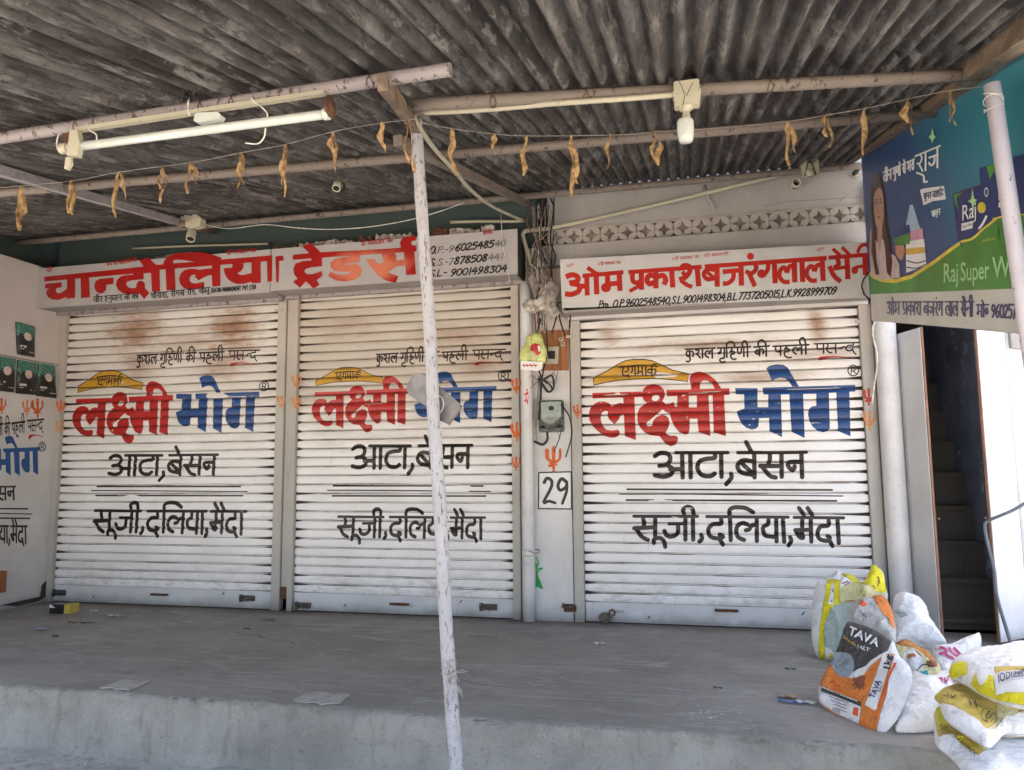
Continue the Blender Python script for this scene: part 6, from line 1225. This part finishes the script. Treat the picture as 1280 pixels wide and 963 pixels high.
# ------------------------------------------------------------ inflated, creased bags
def edge_dist(P, poly):
    A_ = np.array(poly, float); B_ = np.roll(A_, -1, 0); d = np.full(len(P), 1e9)
    for a, b in zip(A_, B_):
        ab = b-a; L2 = (ab**2).sum()+1e-12; t_ = np.clip(((P-a)@ab)/L2, 0, 1); q = a+t_[:, None]*ab; d = np.minimum(d, np.hypot(*(P-q).T))
    return d
def plane3(A_, B_, C_2): n = np.cross(B_-A_, C_2-A_); n = n/np.linalg.norm(n); return (n if np.dot(n, CAM-A_) > 0 else -n)
def bag(name, label, outline, pa, pb, pc, thick, mats, regions=(), soft=.07, seed=1, texts=(), grid=.0105, crease=1., group=None, cat='sack', back=.5):
    """outline and regions in photograph px, on the plane through 3D points pa, pb, pc; swelling towards the viewer and behind"""
    n = plane3(pa, pb, pc); u = (pb-pa)/np.linalg.norm(pb-pa); v = np.cross(n, u)
    if v[2] < 0: v = -v
    def to2(p): q = onP(p[0], p[1], pa, n)-pa; return (float(q@u), float(q@v))
    O = [to2(p) for p in [tuple(q) for q in smooth_line(list(outline)+[outline[0]], 3)][:-1]]
    A_ = np.array(O); lo, hi = A_.min(0), A_.max(0)
    r2 = np.random.RandomState(seed); gx = np.arange(lo[0], hi[0], grid); gz = np.arange(lo[1], hi[1], grid)
    G = np.array([(x+r2.uniform(-.3, .3)*grid, z+r2.uniform(-.3, .3)*grid) for x in gx for z in gz]); ins = winding(O, G[:, 0], G[:, 1]); G = G[ins]; G = G[edge_dist(G, O) > grid*.4]
    def smoothh(q): d = edge_dist(np.array([q]), O)[0]*(1 if winding(O, np.array([q[0]]), np.array([q[1]]))[0] else 0); return thick*sqrt(max(0, 1-(1-min(1, d/(soft*2)))**2))
    def tos(p):
        # where the line of sight meets the swollen skin
        q = to2(p)
        for _ in range(4):
            h = smoothh(q); w_ = onP(p[0], p[1], pa+n*h, n)-pa-n*h; q = (float(w_@u), float(w_@v))
        return q
    R = [[tos(p) for p in r[0]] for r in regions]
    V, E = list(O), [(i, (i+1) % len(O)) for i in range(len(O))]
    for r_ in R: b = len(V); V += r_; E += [(b+i, b+(i+1) % len(r_)) for i in range(len(r_))]
    V += [tuple(q) for q in G]
    rs = delaunay_2d_cdt([Vector(q) for q in V], E, [], 0, 1e-6, False); P = np.array([q[:] for q in rs[0]]); F = np.array([f[:] for f in rs[2] if len(f) == 3]); C = P[F].mean(1); F = F[winding(O, C[:, 0], C[:, 1])]; C = P[F].mean(1)
    mi = np.zeros(len(F), int)
    for k_, r_ in enumerate(regions): mi[winding(R[k_], C[:, 0], C[:, 1])] = r_[1]
    ph = r2.uniform(0, 6, 12); dr = r2.uniform(0, pi, 6)
    def height(P, sgn=1.):
        d = edge_dist(P, O); h = thick*(1-np.exp(-(d/soft)**1.0))*1.0; h = thick*np.sqrt(np.clip(1-(1-np.clip(d/(soft*2), 0, 1))**2, 0, 1)); w = np.zeros(len(P))
        for i in range(5):
            a = dr[i]; s = P[:, 0]*cos(a)+P[:, 1]*sin(a); o = -P[:, 0]*sin(a)+P[:, 1]*cos(a); fq = (14, 26, 43, 70, 105)[i]
            w += (1-np.abs(np.sin(s*fq*.5+ph[i]+1.9*np.sin(o*fq*.3+ph[i+5]))))**4*(1.3, 1.0, .8, .55, .4)[i]*(.4+.6*np.sin(o*fq*.22+ph[i])**2)
        return h+(w-.6)*.015*crease*np.clip(d/.03, 0, 1)
    hf = height(P); hb_ = -thick*back*np.sqrt(np.clip(1-(1-np.clip(edge_dist(P, O)/(soft*2), 0, 1))**2, 0, 1))-.0008
    V3 = [pa+u*p[0]+v*p[1]+n*h for p, h in zip(P, hf)]; V4 = [pa+u*p[0]+v*p[1]+n*h for p, h in zip(P, hb_)]; m_ = len(P)
    g = MB(); g.add(V3+V4, [tuple(int(i) for i in f) for f in F]+[tuple(int(i)+m_ for i in f[::-1]) for f in F], 0, True); g.m = list(mi)+[0]*len(F)
    t = thing(name, label, cat, group, loc=tuple(V3[int(np.argmin([q[2] for q in V3]))])); own(g.build('bag_skin', mats), t)
    def surf(x, y, e=.007):
        q = tos((x, y)); h = height(np.array([q]))[0]; return pa+u*q[0]+v*q[1]+n*(h+e)
    for (kind, args, mt, nm) in texts:
        if kind == 'type':
            Pt, Ft = type_px(*args[0], **args[1]); gg = MB(); gg.add([surf(x, y) for x, y in Pt], Ft); own(gg.build(nm, mt, recalc=False), t)
        else:
            Pp, Fp = planar(args); gg = MB(); gg.add([surf(x, y, .0055) for x, y in Pp], [tuple(int(i) for i in f) for f in Fp]); own(gg.build(nm, mt, recalc=False), t)
    return t
d1, d2, d3, d4_ = T(1010, 700, 7.407), T(1010, 760, 5.664), T(1100, 730, 6.017), T(1140, 820, 6.736)
def q1(L): return [d1(p) for p in L]
def q2(L): return [d2(p) for p in L]
def q3(L): return [d3(p) for p in L]
def q4(L): return [d4_(p) for p in L]
FL = lambda x, y: onZ(x, y, .012)
# tall yellow and white bag
bag('crumpled_bag', 'tall crumpled white bag with bright yellow bands and mint plastic, rearmost of the heap', q1([(32,500),(60,310),(105,205),(190,175),(240,130),(290,95),(345,128),(430,150),(480,205),(520,205),(560,130),(600,48),(655,70),(700,130),(718,250),(740,345),(700,430),(600,620),(500,800),(330,905),(250,922),(140,920),(75,880),(35,720)]),
    onY(1016, 818, -.83), onY(1090, 822, -.95), onY(1060, 712, -.62), .10, [mSACK, mSYELW, mSPALE, mSACKT], [(q1([(282,395),(480,388),(700,420),(600,640),(440,820),(260,900),(215,830),(160,800),(150,600),(215,450)]), 3), (q1([(300,250),(430,205),(600,240),(735,300),(700,400),(480,392),(280,400)]), 2), (q1([(180,180),(300,185),(285,400),(215,450),(150,600),(150,800),(165,925),(110,915),(110,600),(160,300)]), 1), (q1([(300,118),(400,140),(480,200),(520,205),(560,130),(600,48),(690,110),(730,310),(640,290),(560,230),(400,198)]), 1), (q1([(205,870),(250,900),(250,920),(200,920)]), 1), (q1([(215,210),(245,215),(235,415),(190,410),(205,300)]), 0), (q1([(300,210),(350,185),(390,195),(310,245)]), 0)],
    soft=.07, seed=3, texts=[('poly', [q1(stroke(9, s)) for s in ([(222,270),(228,290)], [(212,380),(222,388)], [(345,380),(410,378)], [(425,372),(432,385)], [(465,382),(490,372)], [(520,330),(525,352)], [(640,160),(655,170),(645,240)], [(655,160),(662,215)], [(600,235),(622,262)], [(318,215),(372,195)], [(340,232),(385,205)])], mSBROWN, 'torn_print')], crease=1.4)
bag('crumpled_bag', 'milky plastic bag with an orange stripe lying against the tall yellow one', q1([(400,580),(395,480),(450,405),(540,378),(600,362),(695,350),(760,420),(800,560),(812,760),(700,740),(560,660)]), onY(1065, 800, -1.25), onY(1118, 800, -1.28), onY(1090, 750, -.95), .07, [mSACKG, mSORG, mSREDL], [(q1([(585,365),(690,348),(790,470),(805,640),(770,600),(720,520),(650,430)]), 1), (q1(ell(505, 408, 46, 20, 14, -.2)), 2)], soft=.05, seed=4, crease=1.4, texts=[('poly', [q1(stroke(7, s)) for s in ([(500,490),(520,520)], [(520,490),(540,525)], [(625,575),(635,580)])], mSTXT, 'small_print')])
bag('white_sack', 'plain bright white sack behind the salt sack, leaning on the door', q3([(95,180),(110,92),(190,84),(290,118),(350,190),(380,290),(450,380),(497,455),(480,490),(330,475),(180,440),(108,445),(100,320)]), onY(1116, 802, -1.0), onY(1182, 810, -1.0), onY(1130, 745, -.75), .11, [mSACK, mSACKT], [(q3([(112,210),(190,205),(215,230),(150,250)]), 1)], soft=.08, seed=5, crease=1.1)
bag('white_sack', 'white sack with purple letters and a pointed corner in front of the dark stairs', q3([(395,485),(470,470),(530,462),(620,420),(740,380),(762,425),(752,500),(690,570),(600,650),(540,720),(440,700),(400,600)]), onY(1168, 850, -1.3), onY(1215, 850, -1.3), onY(1200, 795, -1.1), .08, [mSACK], soft=.05, seed=6, crease=.8, texts=[('poly', [q3(s) for s in (stroke(20, [(415,490),(470,485),(500,510),(450,530)]), stroke(20, [(480,520),(540,560),(590,582)]), stroke(18, [(520,490),(560,530),(600,548)]), stroke(18, [(560,488),(610,540)]))], mSMAG, 'purple_lettering')])
bag('foil_pouch', 'shiny brown and orange foil packet lying open on top of the sacks', q3([(100,525),(120,450),(180,425),(240,440),(300,480),(370,520),(430,590),(455,655),(400,690),(300,705),(230,660),(170,600),(120,575)]), onY(1120, 838, -1.75), onY(1175, 845, -1.8), onY(1140, 800, -1.6), .045, [mSPALE, mSBRN, mSACK, mTEAL, mSBROWN], [(q3([(110,445),(180,425),(240,440),(300,480),(370,520),(430,590),(440,625),(400,610),(330,520),(250,470),(160,455)]), 1), (q3([(180,500),(260,480),(330,560),(320,650),(240,660),(170,590)]), 2), (q3(ell(235, 540, 38, 28)), 1), (q3([(100,520),(150,520),(175,570),(140,585)]), 4), (q3(ell(332, 682, 32, 20, 12, .3)), 3), (q3([(345,575),(425,590),(430,625),(360,615)]), 4)], soft=.04, seed=7, crease=1.5, cat='packet', texts=[('poly', [q3(stroke(8, [(270,680),(320,600),(400,625)]))], mSTXT, 'packet_print')])
bag('white_sack', 'white sack with magenta numbers wedged under the foil packet', q3([(225,640),(260,668),(330,700),(430,690),(540,670),(640,720),(700,780),(600,850),(430,860),(330,800)]), onY(1140, 850, -1.75), onY(1210, 862, -1.8), onY(1180, 832, -1.5), .05, [mSACK], soft=.04, seed=8, crease=.8, texts=[('type', (('1800-001', d3((362,828)), d3((660,795)), 6.5), {}), mSMAG, 'magenta_numbers')])
bag('white_sack', 'plain white sack standing between the salt sack and the yellow stack', [(1137,842),(1150,850),(1168,856),(1180,862),(1186,890),(1188,908),(1165,914),(1140,916),(1119,913),(1124,893),(1128,872),(1131,852)], FL(1119, 913), FL(1186, 912), onY(1150, 842, -1.75), .09, [mSACK], soft=.06, seed=9, crease=.8)
# the salt sack
bag('salt_sack', 'orange, white and charcoal salt sack leaning at the front of the heap', q2([(295,95),(400,125),(480,160),(560,215),(610,242),(625,290),(655,345),(700,390),(730,440),(738,510),(715,600),(650,760),(560,872),(480,932),(420,905),(300,840),(170,775),(95,690),(78,640),(82,560),(130,460),(180,400),(215,320),(250,200)]),
    np.array((.575, -1.80, .01)), np.array((.80, -2.17, .01)), onY(1063, 776, -1.62), .05, [mSACK, mSORG, mSCHAR, mSGREY, mSACKG, mSREDL], [
    (q2([(78,560),(130,460),(185,395),(300,500),(380,480),(540,320),(620,330),(620,345),(560,600),(480,945),(400,905),(300,845),(170,780),(90,695)]), 1), (q2([(292,90),(400,120),(480,158),(595,235),(560,300),(440,370),(400,410),(320,450),(190,400),(215,320),(250,200)]), 2),
    (q2([(560,300),(600,250),(610,262),(570,318),(450,385),(400,430),(330,462),(322,450),(400,408),(440,370)]), 0), (q2(ell(250, 400, 74, 88, 22)), 3), (q2([(78,552),(360,690),(372,705),(352,818),(200,745),(90,690),(74,640)]), 0), (q2([(98,562),(375,665),(372,697),(92,588)]), 2),
    (q2([(528,330),(618,340),(482,718),(470,722),(405,692),(410,680)]), 0), (q2([(615,392),(632,395),(478,905),(458,905)]), 5), (q2([(315,700),(350,705),(348,765),(312,755)]), 5), (q2([(170,700),(225,720),(222,750),(165,722)]), 4)],
    soft=.065, seed=10, crease=.75, grid=.011, texts=[('type', (('TAVA', d2((283,186)), d2((497,280)), 10.5), dict(up=(.30, -.95), bold=.02)), mWHP, 'white_lettering'), ('type', (('SALT', d2((345,288)), d2((440,314)), 4.6), dict(up=(.2, -.95), bold=.01)), mWHP, 'white_lettering'), ('type', (('Shudh', d2((255,215)), d2((335,275)), 4.0), dict(up=(.3, -.9))), mORP, 'gold_lettering'),
     ('type', (('TAVA', d2((468,645)), d2((520,520)), 7.0), dict(up=(-.93, -.36), bold=.02)), mSNAVY, 'navy_lettering'), ('type', (('SALT', d2((512,600)), d2((538,530)), 3.4), dict(up=(-.93, -.36))), mSTXT, 'small_lettering'), ('type', (('1kg', d2((578,438)), d2((604,345)), 8.0), dict(up=(-.96, -.25), bold=.03)), mSTXT, 'weight_lettering'),
     ('poly', [q2(s) for s in ([(345,500),(385,480),(410,490),(395,520),(400,550),(375,560),(378,590),(368,592),(362,560),(330,575),(345,545),(310,560),(335,530),(320,515)],)]+[q2(stroke(6, s)) for s in ([(330,500),(395,575)], [(395,500),(330,580)], [(365,480),(368,520)])], mSBROWN, 'brown_emblem'),
     ('poly', [q2(stroke(4, [(110+14*j, 612+5.2*j+22*k_), (112+14*j+9, 616+5.2*j+22*k_)])) for k_ in range(4) for j in range(3+k_, 12)], mSTXT, 'fine_print'), ('poly', [q2(stroke(7, [(120+22*j, 572+8.6*j), (132+22*j, 577+8.6*j)])) for j in range(11)], mWHP, 'strip_print'), ('poly', [q2(stroke(7, s)) for s in ([(165,535),(185,520),(195,545)], [(200,560),(220,545),(225,570)], [(180,570),(240,590)])], mSREDL, 'orange_print')])
# stack of flat sacks at the right edge
bag('flat_sack', 'lowest yellow and white sack of the stack overhanging the plinth edge', q4([(178,500),(200,462),(260,480),(420,600),(640,740),(800,735),(1000,730),(1300,760),(1400,900),(1300,1120),(700,1130),(520,1060),(400,940),(300,830),(215,765),(190,690)]), onY(1168, 905, -2.42), onY(1262, 968, -2.75), onY(1200, 893, -2.28), .06, [mSACK, mSMUST, mSYELW], [(q4([(185,490),(205,460),(260,480),(420,600),(640,770),(560,830),(500,915),(430,860),(330,770),(225,690),(210,640)]), 1), (q4([(190,480),(250,470),(330,560),(260,590),(215,620)]), 2), (q4([(400,690),(450,680),(400,760),(410,850),(330,770)]), 2)], soft=.05, seed=12, crease=.7, texts=[('type', (('INT CO. & FRY PACK', d4_((225,610)), d4_((530,850)), 6.2), dict(up=(.5, -.8))), mSTXT, 'black_lettering')], group='stacked flat sacks')
bag('flat_sack', 'middle sack of the stack with a long yellow printed face', q4([(185,355),(250,300),(330,290),(480,270),(700,330),(950,400),(1300,430),(1350,640),(950,660),(800,650),(700,740),(640,772),(560,720),(400,620),(270,520),(230,400)]), onY(1172, 873, -2.35), onY(1262, 930, -2.75), onY(1205, 862, -2.15), .055, [mSACK, mSMUST, mSPALE, mSBROWN], [(q4([(188,355),(250,300),(330,290),(480,270),(720,330),(780,430),(760,560),(640,690),(620,600),(560,530),(420,460),(260,400)]), 1), (q4([(720,400),(1300,430),(1350,600),(900,590),(780,600),(700,680),(640,700),(700,560)]), 2), (q4([(760,495),(870,450),(880,560),(800,585)]), 3), (q4([(890,470),(1100,450),(1120,570),(890,575)]), 3)], soft=.05, seed=13, crease=.6, texts=[('poly', [q4(stroke(5, s)) for s in ([(640+60*cos(a), 500+55*sin(a)) for a in np.linspace(0, 2*pi, 18)],)]+[q4(stroke(9, s)) for s in ([(650,480),(625,500),(640,530),(690,488)], [(260,325),(275,345)], [(300,320),(300,350)], [(325,330),(340,355),(370,335)], [(480,395),(500,415)], [(510,400),(560,430)], [(530,390),(545,440)])], mSTXT, 'black_print')], group='stacked flat sacks')
bag('flat_sack', 'topmost sack of the stack, white above with a yellow band lettered IODIZ', q4([(310,170),(350,100),(450,40),(600,10),(900,-10),(1300,-20),(1350,200),(1340,420),(940,415),(720,375),(560,310),(440,235),(330,190)]), onY(1190, 848, -2.3), onY(1290, 880, -2.7), onY(1215, 824, -2.1), .075, [mSACK, mSYELW, mSMUST, mWHP], [(q4([(615,175),(760,180),(960,240),(1350,260),(1340,420),(940,415),(720,375),(560,310),(500,270),(600,250)]), 1), (q4([(735,235),(960,250),(1350,280),(1340,300),(940,275),(740,290)]), 2), (q4([(725,295),(1350,275),(1340,395),(940,400),(715,370)]), 3), (q4([(310,165),(360,150),(500,180),(490,235),(340,195)]), 1), (q4(ell(625, 280, 50, 40)), 3)], soft=.055, seed=14, crease=.65, texts=[('type', (('IODIZED SALT', d4_((768,350)), d4_((1180,330)), 6.2), dict(bold=.015)), mSNAVY, 'navy_lettering')], group='stacked flat sacks')
# polythene bag on the wires
n_ = onY(653, 460, -.17)
bg_ = bag('hanging_polythene_bag', 'yellow green polythene bag with red wrapper hanging at the left of the switch board', [e4(p) for p in ((58,250),(70,220),(100,180),(110,130),(150,100),(200,95),(230,130),(240,180),(262,230),(255,300),(235,330),(70,330))], onY(650, 455, -.17), onY(684, 455, -.19), onY(668, 420, -.17), .05, [mPLUSH, mPRED, mSPALE, mWHP], [([e4(p) for p in ((140,190),(170,175),(210,185),(215,250),(190,270),(150,235),(132,225))], 1), ([e4(p) for p in ((130,240),(160,235),(190,270),(180,315),(140,310))], 2), ([e4(p) for p in ((190,195),(208,195),(212,235),(198,240))], 3)], soft=.035, seed=20, crease=1.0, grid=.012, cat='bag')
g = MB(); g.prism([onY(*e4(p), -.245) for p in ((66,308),(232,318),(225,370),(195,385),(68,375))], (0, .003, 0)); own(g.build('white_label', mWHP), bg_)
own(flat_print('label_lettering', [[e4(p) for p in stroke(7, s)] for s in ([(80,345),(190,342)], [(85,333),(95,352)], [(110,333),(118,352)], [(135,332),(150,352)], [(165,332),(180,352)])], lambda x, y: onY(x, y, -.2465), mPRED, bg_), bg_)

# ------------------------------------------------------------ litter on the plinth
t = thing('small_carton', 'small black carton with a yellow end lying by the leftmost guide', 'carton', loc=tuple(FL(75, 766)))
A_, B_ = onZ(61.5, 767, .002), onZ(87, 767.5, .002); h_ = onY(62, 756, A_[1])[2]
m = A_*.72+B_*.28; g = MB(); cut = A_+(B_-A_)*.71
g.prism([A_, cut, cut+np.array((0, 0, h_)), A_+np.array((0, 0, h_))], (0, .10, 0)); own(g.build('black_part', mPKT), t)
g = MB(); g.prism([cut+np.array((.0005, 0, 0)), B_, B_+np.array((0, 0, h_)), cut+np.array((.0005, 0, h_))], (0, .10, 0)); own(g.build('yellow_part', mSMUST), t)
g = MB(); g.add([A_+np.array((0, -.0012, h_)), A_+np.array((0, -.0012, h_*.62)), A_+np.array((.06, -.0012, h_*.64)), A_+np.array((.02, -.0012, h_*.95))], [(0, 1, 2, 3)]); own(g.build('white_corner', mWHP, recalc=False), t)
def scrap(x, y, w, l, mat, label, cat='litter', rot=0., curl=.012, name='litter_scrap', grp='scraps of litter on the plinth'):
    c = onZ(x, y, .003); r2 = random.Random(int(x*7+y)); g = MB(); n = 5; V = []
    for i in range(n+1):
        for j in (0, 1):
            a = (i/n-.5)*l; b = (j-.5)*w*(1+.3*r2.uniform(-1, 1)); V.append((a*cos(rot)-b*sin(rot), a*sin(rot)+b*cos(rot), .002+curl*abs(sin(i*1.9+j+x))))
    g.add(V, [(2*i, 2*i+2, 2*i+3, 2*i+1) for i in range(n)]); g.add([(p[0], p[1], p[2]+.0012) for p in V], [(2*i, 2*i+2, 2*i+3, 2*i+1) for i in range(n)])
    o = g.build(name, mat, recalc=False); o.location = tuple(c); props(o, label, cat, grp)
for a in ((141, 771, .03, .12, mPAPER, 'curled white paper strip nearest behind the small carton, left on the grey floor'), (118, 765, .02, .09, mPAPER, 'small pale scrap just right of the black and yellow carton'), (51, 788, .03, .11, mGLOW, 'pale blue torn wrapper on the floor in front of the carton'), (69, 797, .02, .05, mCAB, 'small dark crumb of litter in front of the pale blue wrapper'), (134, 803, .02, .06, mCARD, 'tiny brown leaf scrap on the floor below the leftmost shutter'), (308, 788, .014, .06, mCAB, 'short black twig on the floor under the left shutters gap'), (101, 780, .006, .24, mCAB, 'long thin dark straw lying on the floor at far left'), (335, 775, .03, .12, mFACE, 'flat cement flake in front of the narrow lock post'), (605, 796, .01, .20, mCARD, 'thin dry straw on the floor right of the leaning post'), (988, 838, .012, .07, mCAB, 'dark twig on the floor left of the yellow white bag'), (897, 862, .01, .05, mCAB, 'tiny dark chip in the open floor before the right shutter'), (752, 806, .02, .10, mPAPER, 'faint white chalky scrap before the right shutter'), (985, 872, .06, .09, mCARD, 'flattened brown card beside the blue plastic stick'), (1007, 880, .03, .10, mPAPER, 'crumpled white and black paper touching the salt sack')):
    scrap(*a)
scrap(990, 879, .024, .13, mBLUEP, 'blue plastic stick lying left of the salt sack', 'litter', -.25, .006, 'plastic_stick', None)
for (x, y, w, h, lab) in ((155, 858, .20, .10, 'pale worn cement slab set in the plinth edge at left'), (398, 877, .26, .08, 'pale rectangular slab set in the plinth edge left of the post')):
    c = onZ(x, y, 0); c[1] = max(c[1], -2.24); h = .17; g = MB(); r2 = random.Random(x); P = [(c[0]+w*(i/9-.5), c[1]-h/2+r2.uniform(-.022, .022), .002) for i in range(10)]+[(c[0]+w*(.5-i/9)*.9, c[1]+h/2+r2.uniform(-.01, .01), .002) for i in range(10)]
    g.prism(P, (0, 0, .004)); props(g.build('cement_patch', simple('pale cement patch', (.43, .42, .385), .8, .2, 0, .15, 14, .3)), lab, 'cement patch', 'pale slabs in the plinth edge')
g = MB(); r2 = random.Random(11)
for i in range(420):
    if i < 60: c = onZ(r2.gauss(885, 12), r2.gauss(892, 6), .002); s = r2.uniform(.002, .006)
    else: c = np.array((r2.uniform(-5.7, 1.2), -2.3*(r2.random()**1.6)-.01 if i % 3 else -r2.uniform(.01, .12), .001)); s = r2.uniform(.0015, .0045)
    g.add([c+np.array((s*r2.uniform(-1.5, 1.5), s*r2.uniform(-1, 1), 0)) for _ in range(3)]+[c+np.array((0, 0, s*.8))], [(0, 1, 3), (1, 2, 3), (2, 0, 3), (0, 2, 1)])
props(g.build('floor_grit', mPAPER), 'fine pale grit and crumbs scattered over the plinth floor', 'grit', kind='stuff')
g = MB()
for i in range(500):
    c = np.array((r2.uniform(-6, 4), -2.50-abs(r2.gauss(0, .12)) if i % 2 else -r2.uniform(2.5, 4.5), -.312-.0*i)); s = r2.uniform(.003, .012)
    if c[1] < -2.6: c[2] -= .02*(-2.6-c[1])
    g.add([c+np.array((s*r2.uniform(-1.5, 1.5), s*r2.uniform(-1, 1), 0)) for _ in range(3)]+[c+np.array((0, 0, s))], [(0, 1, 3), (1, 2, 3), (2, 0, 3), (0, 2, 1)])
props(g.build('street_grit', mSTREET), 'small stones and grit along the foot of the plinth', 'grit', kind='stuff')
